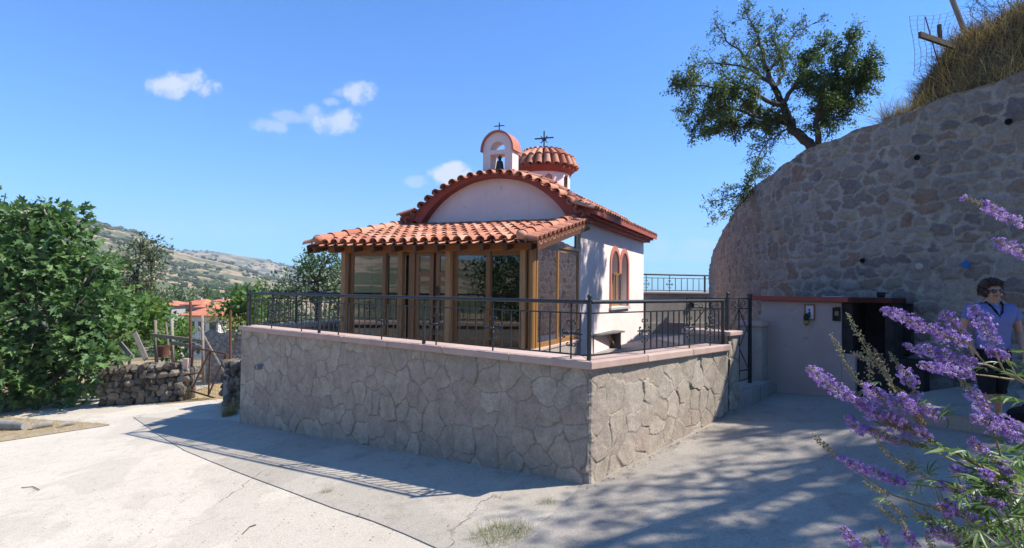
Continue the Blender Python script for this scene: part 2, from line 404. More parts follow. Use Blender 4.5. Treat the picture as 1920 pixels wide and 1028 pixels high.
# ------------------------------------------------------------------ far terrain
Y0 = {}
def elev_interp(pts):
    pz = []
    for px, py in pts:
        r = ray(px, py); pz.append((math.atan2(r.x, r.y), r.z / math.hypot(r.x, r.y)))
    pz.sort(); return np.array([p[0] for p in pz]), np.array([p[1] for p in pz])
az1, el1 = elev_interp([(-400, 330), (-200, 350), (0, 383), (60, 390), (120, 408), (200, 424), (250, 434), (300, 462), (340, 474), (400, 488), (450, 502), (500, 520), (560, 536), (640, 543)])
az2, el2 = elev_interp([(100, 500), (240, 486), (320, 472), (345, 469), (400, 471), (440, 478), (500, 487), (560, 504), (600, 503), (640, 497), (690, 494), (760, 492), (840, 505), (900, 530), (960, 544)])
def terrain(az, r):
    x = r * np.sin(az); y = r * np.cos(az)
    near = G(x, y) - .06
    val = -3.4 - 5 * sstep(20, 70, r) - 12 * sstep(60, 200, r)
    left = sstep(R_(6), R_(-8), az)
    val = val * left + (-4 - 60 * sstep(18, 200, r)) * (1 - left)
    e1 = np.interp(az, az1, el1); e2 = np.interp(az, az2, el2)
    back = sstep(R_(-50), R_(-75), az)
    e1 = e1 * (1 - back) + .045 * back * (1 + .3 * np.sin(az * 5))
    e1 = np.where(az > az1[-1], -.02, e1); e2 = np.where(az > az2[-1], -.02, e2)
    n = fbm(x / 170, y / 170, 11, 5) - .47; nf = fbm(x / 35, y / 35, 31, 4) - .47
    R1 = 950 + 150 * np.sin(az * 9); R2 = 2300
    t1 = sstep(210, 1.0, np.zeros_like(r)) if False else np.clip((r - 210) / (R1 - 210), 0, 1)
    sh1 = t1 ** .8
    w = np.where(r < R1, 1.0, np.exp(-((r - R1) / 420) ** 2))
    h1 = np.minimum(e1 * r, e1 * R1) * sh1 * w + (1 - sh1 * w) * val
    h1 = h1 + n * 26 * np.clip(t1 * 4, 0, 1) * (1 - t1 ** 3) * w * left + nf * 5 * np.clip(t1 * 4, 0, 1) * left
    t2 = sstep(1150, R2, r)
    h2 = e2 * np.minimum(r, R2) * t2 + val * (1 - t2) - np.clip(r - R2, 0, None) * .12 + n * 40 * t2 * (1 - t2) * left
    h = np.where(r < 1150, h1, np.maximum(h1, h2))
    h = np.where(left > .02, h, np.minimum(h, val))
    k = sstep(20, 28, r) * np.where(y > 0, 1, sstep(24, 40, r))
    return near * (1 - k) + h * k
azs = np.concatenate([np.linspace(-math.pi, R_(-46), 60)[:-1], np.linspace(R_(-46), R_(4), 330)[:-1], np.linspace(R_(4), math.pi, 70)])
rs = np.concatenate([np.linspace(1.5, 30, 34)[:-1], np.geomspace(30, 3200, 190)])
AZ, RR = np.meshgrid(azs, rs, indexing='ij')
TZ = terrain(AZ, RR)
V = np.stack([RR * np.sin(AZ), RR * np.cos(AZ), TZ], -1)
na, nr = AZ.shape; idx = np.arange(na * nr).reshape(na, nr)
mb = MB(); mb.add(V.reshape(-1, 3), np.stack([idx[:-1, :-1], idx[1:, :-1], idx[1:, 1:], idx[:-1, 1:]], -1).reshape(-1, 4), .5)
def mat_terrain():
    t = NT('dry_hillside'); v = t.coord()
    a = t.noise(v, .012, 7, .62); b = t.noise(v, .06, 5, .65); c = t.noise(v, .9, 5, .7)
    dry = t.mix(t.ramp(b, [(.35, 0.0), (.65, 1.0)]), (.40, .30, .17), (.29, .21, .125))
    dry = t.mix(1.0, dry, t.ramp(c, [(.3, .7), (.7, 1.15)]), 'MULTIPLY')
    scr = t.mix(t.ramp(c, [(.35, 0.0), (.6, 1.0)]), (.065, .085, .04), (.13, .13, .065))
    f = t.math('ADD', t.math('MULTIPLY', a, .62), t.math('MULTIPLY', b, .38))
    col = t.mix(t.ramp(f, [(.465, 0.0), (.52, 1.0)]), dry, scr)
    rk = t.noise(v, .03, 6, .7)
    col = t.mix(t.ramp(rk, [(.60, 0.0), (.68, .7)]), col, (.30, .245, .20))
    t.bsdf(col, .95, t.bump(t.math('ADD', b, t.math('MULTIPLY', c, .3)), .6, 3.0), .05); return t.m
tag(mb.build('hills', mat_terrain(), None, True), kind='structure')

# shrubs far across the hillsides
def blob_tpl(seed):
    r = np.random.default_rng(seed); mb = MB()
    for q in range(4): mb.ball((r.uniform(-.8, .8), r.uniform(-.8, .8), r.uniform(-.1, .35)), r.uniform(.4, .75), 7)
    v = np.concatenate(mb.V); v += (r.random(v.shape) - .5) * .3; v[:, 2] = v[:, 2] * .75 + .35
    return v, [tuple(f) for F in mb.F for f in F]
M['scrub'] = mat_plain('scrub_oak', (.03, .042, .016), (.075, .095, .038), .6, .9, .5, .3, 3, .05, rndmix=.5)
mb = MB()
for k in range(4):
    tv, tf = blob_tpl(k)
    n = 4200; az = rng.uniform(R_(-45), R_(-3), n); r = 190 * (2250 / 190) ** rng.random(n)
    x = r * np.sin(az); y = r * np.cos(az)
    keep = (fbm(x / 90, y / 90, 77, 4) + .25 * rng.random(n)) > .585
    lowb = r < 420
    keep = np.where(lowb, rng.random(n) < .8, keep)
    az, r, x, y = az[keep], r[keep], x[keep], y[keep]
    z = terrain(az, r) - .5
    sc = rng.uniform(.8, 2.5, len(r)) * np.clip(r / 450, .8, 2.6)
    d = np.tile([[0, 0, 1.]], (len(r), 1))
    mb.inst(tv, tf, np.stack([x, y, z], -1), d, sc)
tag(mb.build('hillside_scrub', M['scrub'], None, True), kind='stuff', label='dark green scrub dotted over the dry hillsides', cat='scrub')

# ------------------------------------------------------------------ stone patches
def stone_patch(name, path, zb, zt, nside, res, hx, hy, jw, amp, m, parent, seed, aniso=1.0, warp=.012, ends=.03, rvar=.25, soft=.012, vj=.3, bul=.6, p=2.0, merge=0.0, corner=None):
    path = np.asarray(path, float)
    seg = np.linalg.norm(np.diff(path, axis=0), axis=1); S = np.concatenate([[0], np.cumsum(seg)]); L = S[-1]
    ns = int(L / res) + 1; s = np.linspace(0, L, ns)
    X = np.interp(s, S, path[:, 0]); Y = np.interp(s, S, path[:, 1])
    if len(path) > 3:
        kx = max(1, int(.25 / res)); ker = np.ones(2 * kx + 1) / (2 * kx + 1)
        X = np.convolve(np.pad(X, kx, mode='reflect', reflect_type='odd'), ker, 'valid'); Y = np.convolve(np.pad(Y, kx, mode='reflect', reflect_type='odd'), ker, 'valid')
    tx = np.gradient(X); ty = np.gradient(Y); l = np.hypot(tx, ty); nx = ty / l * nside; ny = -tx / l * nside
    b = zb(s, X, Y); tp = zt(s, X, Y); H = (tp - b).max(); nz = int(H / res) + 1
    t = np.linspace(0, 1, nz)
    SS = np.repeat(s[:, None], nz, 1); ZZ = b[:, None] + (tp - b)[:, None] * t[None]
    rg = np.random.default_rng(seed)
    z0 = b.min() - .5; z1 = tp.max() + .5; sites = []
    z = z0; row = 0
    while z < z1:
        h = hy * rg.uniform(.65, 1.45); q = -.6 + rg.uniform(0, hx)
        while q < L + .6:
            w_ = hx * rg.choice([.55, .8, 1.0, 1.35, 1.8], p=[.2, .25, .25, .2, .1]) * rg.uniform(.85, 1.15)
            sites.append((q + w_ / 2, z + h / 2 + rg.uniform(-vj, vj) * h, (w_ / hx - 1) * rvar * hx * .5)); q += w_
        z += h
    st = np.array(sites); so = np.argsort(st[:, 0]); st = st[so]
    grp = np.arange(len(st))
    if merge:
        for q in np.nonzero(rg.random(len(st)) < merge)[0]:
            dd = np.abs(st[:, 0] - st[q, 0]) / aniso + np.abs(st[:, 1] - st[q, 1]); dd[q] = 9; grp[q] = grp[np.argmin(dd)]
    rn = rg.random(len(st)); rn2 = rg.random(len(st)); tilt = rg.normal(size=(len(st), 2)) * .035
    wx = SS + (vnoise(SS * 9, ZZ * 9, seed) - .5) * warp * 3 + (vnoise(SS * 30, ZZ * 30, seed + 3) - .5) * warp
    wz = ZZ + (vnoise(SS * 9 + 50, ZZ * 9, seed + 1) - .5) * warp * 3 + (vnoise(SS * 30, ZZ * 30 + 70, seed + 4) - .5) * warp
    E = np.zeros_like(SS); ID = np.zeros(SS.shape, int)
    cs = max(1, int(.5 / res)); rad = hx * 3.2
    for i in range(0, ns, cs):
        a, c = s[i], s[min(i + cs, ns) - 1]
        k0, k1 = np.searchsorted(st[:, 0], [a - rad, c + rad]); sub = st[k0:k1]
        px = wx[i:i + cs].ravel(); pz = wz[i:i + cs].ravel()
        if p == 2.0:
            D = (px[:, None] - sub[None, :, 0]) ** 2 / aniso ** 2 + (pz[:, None] - sub[None, :, 1]) ** 2 - np.sign(sub[None, :, 2]) * sub[None, :, 2] ** 2
        else:
            D = (np.abs(px[:, None] - sub[None, :, 0]) / aniso) ** p + np.abs(pz[:, None] - sub[None, :, 1]) ** p
        o = np.argpartition(D, 4, axis=1)[:, :5]; d5 = np.take_along_axis(D, o, 1)
        q_ = np.argsort(d5, axis=1); o = np.take_along_axis(o, q_, 1); d5 = np.take_along_axis(d5, q_, 1)
        gg = grp[o + k0]; oth = gg[:, 1:] != gg[:, :1]; j2 = np.argmax(oth, axis=1) + 1; rr_ = np.arange(len(o))
        da_, db_ = d5[:, 0], d5[rr_, j2]; p0 = sub[o[:, 0]]; p1 = sub[o[rr_, j2]]
        if p == 2.0:
            sep = np.hypot((p0[:, 0] - p1[:, 0]) / aniso ** 2, p0[:, 1] - p1[:, 1])
            ee = (db_ - da_) / (2 * sep + 1e-6)
        else: ee = (db_ ** (1 / p) - da_ ** (1 / p)) * .5
        E[i:i + cs] = ee.reshape(-1, nz); ID[i:i + cs] = gg[:, 0].reshape(-1, nz)
    jn = jw * (.6 + .9 * vnoise(SS * 2.3, ZZ * 2.3, seed + 9))
    mask = sstep(jn * .5, jn * .5 + soft, E)
    rnd = rn[ID]; tl = tilt[ID]
    bulge = sstep(0, .12, E)
    disp = mask * (amp * (.35 + .9 * rn2[ID]) + amp * bul * bulge + tl[..., 0] * (SS - st[ID, 0]) + tl[..., 1] * (ZZ - st[ID, 1]))
    disp = disp + (fbm(SS * 14, ZZ * 14, seed + 20, 4) - .47) * amp * 1.1 + (fbm(SS * 2, ZZ * 2, seed + 24, 3) - .45) * amp * .8
    edge = np.minimum(sstep(0, ends, SS), sstep(0, ends, L - SS)) if ends else 1
    disp = disp * edge
    P = np.stack([X[:, None] + nx[:, None] * disp, Y[:, None] + ny[:, None] * disp, ZZ], -1)
    if corner is not None:
        e_, vec = corner; dist = (L - SS) if e_ else SS
        q = (fbm(ZZ * 4 + 9, ZZ * 0, 71, 4) - .47) * .07 * np.exp(-(dist / .10) ** 2) - .012 * np.exp(-(dist / .025) ** 2)
        P[..., 0] += q * vec.x; P[..., 1] += q * vec.y
    idx = np.arange(ns * nz).reshape(ns, nz)
    mb = MB(); mb.add(P.reshape(-1, 3), np.stack([idx[:-1, :-1], idx[1:, :-1], idx[1:, 1:], idx[:-1, 1:]], -1).reshape(-1, 4), rnd.ravel())
    return mb.build(name, m, parent, True, {'mask': mask.ravel()})

# ------------------------------------------------------------------ terrace wall
tw = thing('terrace_wall', 'grey rubble stone terrace wall with pink concrete coping below the chapel', 'wall', CORN + Vector((0, 0, float(G(CORN.x, CORN.y)))))
ins = .06
cF = CORN - nF * ins - nR * ins
a0 = cF; aL = LEFT - nF * ins + dF * -.04; aR = RIGHT - nR * ins + dR * .02
zbw = lambda s, X, Y: G(X, Y) - .08
zcapb = ZCAP - .095
stone_patch('stone_face', [xy(aL), xy(a0)], zbw, lambda s, X, Y: np.full_like(s, zcapb), 1, .013, .33, .27, .011, .0062, M['terr_stone'], tw, 41, 1.0, .018, rvar=.9, soft=.006, vj=.6, bul=.15, merge=.1, corner=(1, nF + nR))
stone_patch('stone_face', [xy(a0), xy(aR)], zbw, lambda s, X, Y: np.full_like(s, zcapb), 1, .010, .30, .24, .013, .0068, M['terr_stone'], tw, 57, 1.0, .018, rvar=.9, soft=.006, vj=.6, bul=.15, merge=.1, corner=(0, nF + nR))
# the parapet's body behind the faces, and the left return
def wallbox(mb, A, B, inn, th, z0, z1):
    A = Vector(A); B = Vector(B); i = Vector(inn) * th
    mb.hexa([(A.x, A.y, z0), (B.x, B.y, z0), (B.x + i.x, B.y + i.y, z0), (A.x + i.x, A.y + i.y, z0), (A.x, A.y, z1), (B.x, B.y, z1), (B.x + i.x, B.y + i.y, z1), (A.x + i.x, A.y + i.y, z1)])
mb = MB()
g = .02
wallbox(mb, a0 - nF * g + dF * .03, aL - nF * g, -nF, .34, -3.2, zcapb - .002)
wallbox(mb, a0 - nR * g + dR * .36, aR - nR * g, -nR, .34, -3.0, zcapb - .003)
lret = Vector((math.sin(R_(26)), math.cos(R_(26)), 0)); nL = Vector((-lret.y, lret.x, 0))
LB = aL + lret * 4.2
wallbox(mb, aL - nL * .0 + lret * .33, LB, -nL, .34, -3.6, zcapb - .004)
mb.build('parapet_core', M['grey_render'], tw)
# coping slabs
def coping(mb, A, d, n_out, L, wid, z, th, step=1.18, miterA=None, miterB=None):
    inn = -n_out
    k = max(1, round(L / step)); ed = np.linspace(0, L, k + 1)
    for i in range(k):
        t0 = ed[i] + (.003 if i else 0); t1 = ed[i + 1] - (.003 if i < k - 1 else 0)
        dz = random.uniform(-.003, .003)
        o0 = A + d * t0; o1 = A + d * t1; i0 = o0 + inn * wid; i1 = o1 + inn * wid
        if i == 0 and miterA is not None: i0 = A + miterA * wid
        if i == k - 1 and miterB is not None: i1 = A + d * L + miterB * wid
        mb.hexa([(*xy(o0), z - th), (*xy(o1), z - th), (*xy(i1), z - th), (*xy(i0), z - th), (*xy(o0), z + dz), (*xy(o1), z + dz), (*xy(i1), z + dz), (*xy(i0), z + dz)])
mb = MB()
mit = -(nF + nR) / (1 + nF.dot(nR)); mit2 = -(nF + nL) / (1 + nF.dot(nL))
coping(mb, CORN + dF * .002, dF, nF, (LEFT - CORN).length, .47, ZCAP, .095, 1.2, mit, mit2)
coping(mb, CORN + dR * .002, dR, nR, (RIGHT - CORN).length, .47, ZCAP, .095, 1.2, mit, None)
coping(mb, LEFT + lret * .002, lret, nL, 4.2, .47, ZCAP - .001, .095, 1.2, mit2, None)
mb.build('coping', M['cap'], tw, bevel=.012)
# end pier and its cap: a stub wall running into the terrace
zp = -.62
mb = MB()
PA = RIGHT + dR * .03 - nR * ins
stone_patch('pier_face', [xy(PA), xy(PA + dR * .34)], zbw, lambda s, X, Y: np.full_like(s, zp - .075), 1, .013, .30, .25, .020, .014, M['terr_stone'], tw, 63, 1.0, .016, ends=0, soft=.008, vj=.5, bul=.3)
stone_patch('pier_face', [xy(PA + dR * .34), xy(PA + dR * .34 - nR * .8)], zbw, lambda s, X, Y: np.full_like(s, zp - .075), 1, .016, .33, .28, .028, .016, M['terr_stone'], tw, 64, 1.0, .012, ends=0)
wallbox(mb, PA - nR * .02 + dR * .01, PA - nR * .02 + dR * .33, -nR, .78, -2.6, zp - .076)
mb.build('pier_core', M['grey_render'], tw)
mb = MB(); q = RIGHT + dR * -.03
mb.hexa([(*xy(p), z) for z in (zp - .07, zp) for p in (q, q + dR * .46, q + dR * .46 - nR * .86, q - nR * .86)])
mb.build('pier_cap', M['cap'], tw, bevel=.012)
pp = CORN + dF * 0; 
def line_t(px, A, d):
    k = ray(px, 500); k = k.x / k.y
    return (A.x - k * A.y) / (k * d.y - d.x)
t = line_t(495, CORN - nF * ins, dF); pc = CORN - nF * ins + dF * t
dpt = pc.y; zc = at(495, 687, dpt).z
mb = MB(); mb.tube([pc + nF * -.1 + Vector((0, 0, zc)), pc + nF * .11 + Vector((0, 0, zc - .01))], .055, 14, caps=False)
mb.tube([pc + nF * -.1 + Vector((0, 0, zc)), pc + nF * .10 + Vector((0, 0, zc - .01))], .047, 14)
M['pipe'] = mat_plain('grey_pipe', (.20, .20, .21), (.27, .27, .28), 5, .5, .1, .002, 50, .4)
M['hole'] = mat_plain('pipe_bore', (.008, .008, .008), (.016, .015, .014), 5, .9, .1, .002, 50, .1)
mb.build('drain_pipe', M['pipe'], tw, True, auto=40)

# terrace floor
def mat_paving():
    t = NT('terrace_paving'); v = t.coord((1, 1, 1), 'Object', (0, 0, R_(26)))
    b = t.n('ShaderNodeTexBrick', {'Vector': v, 'Scale': 2.6, 'Mortar Size': .012, 'Color1': (.27, .235, .215), 'Color2': (.33, .29, .265), 'Mortar': (.17, .15, .14)})
    b.offset = 0; b.squash = 1; b.inputs['Brick Width'].default_value = 1.0; b.inputs['Row Height'].default_value = 1.0
    n = t.noise(v, 3, 5, .6)
    col = t.mix(1.0, b.outputs[0], t.ramp(n, [(.3, .8), (.7, 1.1)]), 'MULTIPLY')
    t.bsdf(col, .85, t.bump(n, .3, .004), .2); return t.m
mb = MB(); fl = [xy(CORN + mit * .3), xy(RIGHT - nR * .3), (4.0, 9.35), (4.9, 10.2), (5.5, 11.5), (9.5, 24), (-.5, 27), xy(LB - nL * .3), xy(LEFT + mit2 * .3)]
n = len(fl)
mb.add([(*p, ZFL) for p in fl] + [(*p, -5) for p in fl], [tuple(range(n))] + [(i, (i + 1) % n, n + (i + 1) % n, n + i) for i in range(n)])
tag(mb.build('terrace_floor', mat_paving()), kind='structure')

# step up to the terrace gate
mb = MB(); s0 = PA + dR * .36; s1 = PA + dR * 1.75
for zz, back in ((-1.62, .0),):
    mb.hexa([(*xy(p), z) for z in (-2.6, -1.56) for p in (s0 + nR * .02, s1 + nR * .02, s1 - nR * 1.2, s0 - nR * 1.2)])
tag(mb.build('entrance_step', M['grey_render'], bevel=.02), 'low rough concrete step below the iron gate', 'step')

# ------------------------------------------------------------------ chapel
TU, TW = R_(20), R_(26)
U_ = Vector((-math.cos(TU), math.sin(TU), 0)); W_ = Vector((math.sin(TW), math.cos(TW), 0)); Z_ = Vector((0, 0, 1))
_o = at(1000, 655, 11.0); O0 = Vector((_o.x, _o.y, 0))
def CL(a, s, z): return O0 + U_ * a + W_ * s + Z_ * z
ch = thing('chapel', 'small pink plastered chapel with barrel tiled roof, dome and glazed porch on the terrace', 'chapel', CL(2.25, 4, ZFL))
PF = -1.15
SN, SE = 2.77, 9.43                      # nave front and back
def cbox(mb, a0, a1, s0, s1, z0, z1, rnd=None): mb.box(a0, a1, s0, s1, z0, z1, CL, rnd)
mb = MB(); cbox(mb, -.03, 4.53, -.06, SN - .003, -2.2, PF - .06); mb.build('porch_plinth', M['grey_render'], ch, bevel=.01)
mb = MB(); cbox(mb, -.05, 4.55, -.10, SN - .003, PF - .058, PF); mb.build('porch_floor', M['cap'], ch, bevel=.008)

def arc2(c, zc, r, t0, t1, n, ry=None): return [(c + r * math.cos(t0 + (t1 - t0) * i / n), zc + (ry or r) * math.sin(t0 + (t1 - t0) * i / n)) for i in range(n + 1)]
AC = 2.22
# nave walls
wc = [(5.37, -.45), (7.20, -.45), (7.20, .77)] + arc2(6.80, .77, .40, 0, math.pi, 14)[1:] + [(6.40, .55), (6.17, .55), (6.17, .77)] + arc2(5.77, .77, .40, 0, math.pi, 14)[1:]
mb = MB()
plate(mb, [(SN, -2.2), (SE, -2.2), (SE, 1.78), (SN, 1.78)], [wc], lambda s, z: CL(0, s, z), lambda s, z: CL(.30, s, z))
cbox(mb, 4.15, 4.45, SN, SE, -2.2, 1.78)
plate(mb, [(.302, -2.2), (4.148, -2.2), (4.148, 1.78)] + arc2(AC, .50, 2.36, R_(33.5), R_(146.5), 24) + [(.302, 1.78)], [[(1.65, PF - .05), (2.75, PF - .05), (2.75, .85), (1.65, .85)]], lambda a, z: CL(a, SN + .0, z), lambda a, z: CL(a, SN + .3, z))
plate(mb, [(.302, -2.2), (4.148, -2.2), (4.148, 1.78)] + arc2(AC, .10, 2.78, R_(42), R_(138), 24) + [(.302, 1.78)], [], lambda a, z: CL(a, SE - .3, z), lambda a, z: CL(a, SE, z))
mb.build('wall', M['plaster'], ch)
# window: trim, frame, panes, sill
mb = MB()
tr = [(5.25, -.45), (7.32, -.45), (7.32, .77)] + arc2(6.80, .77, .52, 0, R_(172), 14)[1:] + [q for q in arc2(5.77, .77, .52, R_(8), math.pi, 14)]
hole = [(x, z + (1e-3 if z < -.44 else 0)) for x, z in wc]
tr2 = tr
# trim outline shares the bottom edge with the opening: build as two legs and two arches instead
def band(mb, pts_o, pts_i, a0, a1):
    n = len(pts_o)
    vs = [CL(a0, *p) for p in pts_o] + [CL(a0, *p) for p in pts_i] + [CL(a1, *p) for p in pts_o] + [CL(a1, *p) for p in pts_i]
    fs = []
    for i in range(n - 1):
        fs += [(i, i + 1, n + i + 1, n + i), (2 * n + i, 2 * n + i + 1, i + 1, i), (n + i, n + i + 1, 3 * n + i + 1, 3 * n + i)]
    fs += [(0, n, 3 * n, 2 * n), (n - 1, 2 * n - 1, 4 * n - 1, 3 * n - 1)]
    mb.add(vs, fs, .5)
band(mb, [(7.33, -.45)] + arc2(6.80, .77, .53, 0, R_(166), 16) + [(6.287, .52)], [(7.195, -.45)] + arc2(6.80, .77, .395, 0, R_(180), 16) + [(6.405, .52)], -.035, .02)
band(mb, [(6.283, .52)] + arc2(5.77, .77, .53, R_(14), math.pi, 16) + [(5.24, -.45)], [(6.165, .52)] + arc2(5.77, .77, .395, 0, math.pi, 16) + [(5.375, -.45)], -.034, .02)
wn = mb.build('window', M['trim'], ch)
mb = MB(); cbox(mb, -.07, .25, 5.20, 7.37, -.53, -.452); mb.build('sill', M['whitewash'], wn, bevel=.008)
mb = MB()
for s0, s1 in ((5.38, 5.46), (5.80, 5.88), (6.22, 6.36), (6.66, 6.74), (7.11, 7.19)): cbox(mb, .20, .25, s0, s1, -.445, .9)
cbox(mb, .201, .249, 5.38, 7.19, -.45, -.37); cbox(mb, .199, .251, 5.38, 7.19, .50, .58)
mb.build('frame', M['alu_light'], wn)
mb = MB(); cbox(mb, .222, .228, 5.30, 7.27, -.5, 1.3)
def mat_glass(name, tint=(.42, .47, .45), refl=1.0, dark=0.0, extra=0.0):
    t = NT(name); lw = t.n('ShaderNodeFresnel', {'IOR': 1.52}).outputs[0]
    f = t.math('ADD', t.math('MULTIPLY', lw, 2.3 * refl, True), extra, True)
    g = t.n('ShaderNodeBsdfGlossy', {'Roughness': .012, 'Color': (.95, .97, 1.0)})
    tr = t.n('ShaderNodeBsdfTransparent', {'Color': tint})
    ms = t.n('ShaderNodeMixShader', {0: f}); t.t.links.new(tr.outputs[0], ms.inputs[1]); t.t.links.new(g.outputs[0], ms.inputs[2]); t.t.links.new(ms.outputs[0], t.out.inputs[0]); return t.m
M['glass'] = mat_glass('window_glass')
M['glass_dark'] = mat_glass('tinted_glass', (.16, .19, .18))
mb.build('pane', M['glass_dark'], wn)

# --- tiles
HALF = [(math.cos(math.pi * k / 7), math.sin(math.pi * k / 7)) for k in range(8)]
def tile(mb, p0, p1, up, side, r0, r1, th=.014, rnd=None, flip=1):
    vs = []
    for (p, r) in ((p0, r0), (p1, r1)):
        for c, s in HALF: vs.append(p + side * (c * r) + up * (s * r * .92 * flip))
    for c, s in HALF: vs.append(p0 + side * (c * (r0 - th)) + up * (s * (r0 - th) * .92 * flip))
    q = p0 + (p1 - p0) * .35
    for c, s in HALF: vs.append(q + side * (c * (r0 - th)) + up * (s * (r0 - th) * .92 * flip))
    n = 8; fs = []
    for k in range(n - 1):
        fs += [(k, k + 1, n + k + 1, n + k), (2 * n + k, 2 * n + k + 1, k + 1, k), (3 * n + k, 3 * n + k + 1, 2 * n + k + 1, 2 * n + k)]
    mb.add(vs, fs, random.random() if rnd is None else rnd)
def tile_row(mb, f, L, r, course=.42, rt=None, jit=.010, chan=True, sp=None):
    """f(l) -> pos, up, side, (l measured from the eave up)"""
    n = max(1, round(L / course)); c = L / n
    for i in range(n):
        l0 = i * c - (.05 if i else 0); l1 = (i + 1) * c
        p0, up, sd = f(l0); p1, up1, _ = f(min(l1, L))
        rr0 = r if rt is None else rt(l0); rr1 = (r if rt is None else rt(min(l1, L))) * .86
        j = sd * random.uniform(-jit, jit) + up * random.uniform(0, jit)
        tile(mb, p0 + up * .022 + j, p1 + up1 * .002 + j, up, sd, rr0, rr1)
    
# porch roof
zr = lambda s: 1.0 + .231 * (s + .4)
upR = U_.cross(W_ + Z_ * .231); upR = upR if upR.z > 0 else -upR; upR.normalize()
mb = MB()
sp = .245
rows = np.arange(.22, 4.75, sp)
for a in rows:
    tile_row(mb, lambda l, a=a: (CL(a, -.4 + l, zr(-.4 + l) - .05), upR, U_), 3.18, .098)
for a in np.concatenate([rows - sp / 2, [rows[-1] + sp / 2]]):   # channel tiles
    for i in range(8):
        l0 = -.40 + i * .4 - (.04 if i else 0); l1 = -.4 + (i + 1) * .4
        tile(mb, CL(a, l0 + .03, zr(l0) - .02), CL(a, min(l1, SN), zr(min(l1, SN)) - .035), upR, U_, .10, .10, flip=-1)
for sgn, ae in ((-1, .12), (1, 4.83)):       # verge tiles facing sideways, then the hip line of cap tiles
    ux = U_ * sgn
    for s in np.arange(-.34, 2.75, .225):
        upv = Vector((0, 0, 1)); sd = (W_ + Z_ * .231).normalized()
        p1 = CL(ae, s, zr(s) + .02); p0 = p1 + ux * .37 - Z_ * .07
        tile(mb, p0, p1, upR, sd, .098, .088)
        tile(mb, p0 + sd * .11 - Z_ * .02 - ux * .02, p1 + sd * .11 - Z_ * .03, upR, sd, .09, .09, flip=-1)
    tile_row(mb, lambda l, ae=ae: (CL(ae + sgn * .02, -.36 + l, zr(-.36 + l) + .02), upR, U_), 3.1, .125, .46)
    c0 = CL(ae + sgn * .02, -.37, zr(-.36) + .05); mb.ball(c0, .115, 12, (1, 1, .8))
mb.build('porch_roof', M['tile'], ch, True, auto=45)
mb = MB()
for a in np.linspace(-.05, 4.95, 11):
    mb.bar(CL(a, -.36, zr(-.36) - .185), CL(a, SN - .002, zr(SN) - .185), .085, .13, rnd=random.random())
mb.build('rafters', M['darkwood'], ch, bevel=.006)
mb = MB(); mb.hexa([CL(a, s, zr(s) + d) for d in (-.118, -.10) for a, s in ((-.2, -.38), (5.1, -.38), (5.1, SN - .002), (-.2, SN - .002))]); 
for a in (-.215, 5.115): mb.bar(CL(a, -.38, zr(-.38) - .17), CL(a, SN, zr(SN) - .17), .025, .17)
mb.build('soffit', M['darkwood'], ch)
mb = MB(); cbox(mb, -.12, 4.84, -.07, .075, .79, .945); mb.build('beam', M['beam'], ch, bevel=.012)
for a0, a1 in ((4.385, 4.495), (2.93, 3.045), (1.80, 1.91), (.165, .28)):
    mb = MB(); cbox(mb, a0, a1, -.055, .06, PF, .79); mb.build('post', M['oak'], ch, bevel=.008)
mb = MB(); pc = CL(.07, .06, 0); mb.tube([pc + Z_ * PF, pc + Z_ * .80], .075, 20); mb.build('corner_post', M['alu_light'], ch, True, auto=40)
# glazed front
def glazed(a_edges, name, m, s0=.085, s1=.135, z0=PF, z1=.79, fr=.07, axis='front', a_side=0):
    mb = MB(); lo, hi = a_edges
    bx = (lambda p, q, zz0, zz1, d=0: cbox(mb, p, q, s0 - d, s1 + d, zz0, zz1)) if axis == 'front' else (lambda p, q, zz0, zz1, d=0: cbox(mb, a_side - .025 - d, a_side + .025 + d, p, q, zz0, zz1))
    bx(lo, lo + fr, z0, z1); bx(hi - fr, hi, z0, z1); bx(lo + fr, hi - fr, z0, z0 + fr * 1.3, .001); bx(lo + fr, hi - fr, z1 - fr, z1, .001)
    o = mb.build(name, m, ch, bevel=.004)
    mb = MB(); sm = (s0 + s1) / 2
    if axis == 'front': cbox(mb, lo + fr - .01, hi - fr + .01, sm - .003, sm + .003, z0 + fr, z1 - fr + .01)
    else: mb.box(a_side - .003, a_side + .003, lo + fr - .01, hi - fr + .01, z0 + fr, z1 - fr + .01, CL)
    mb.build('pane', M['glass'], o); return o
glazed((3.44, 4.36), 'sliding_window', M['alu'], fr=.085)
glazed((2.84, 3.50), 'sliding_window', M['alu'], .142, .192, fr=.07)
glazed((.98, 1.80), 'sliding_window', M['alu'], fr=.09)
glazed((.15, 1.06), 'sliding_window', M['alu'], .142, .192, fr=.09)
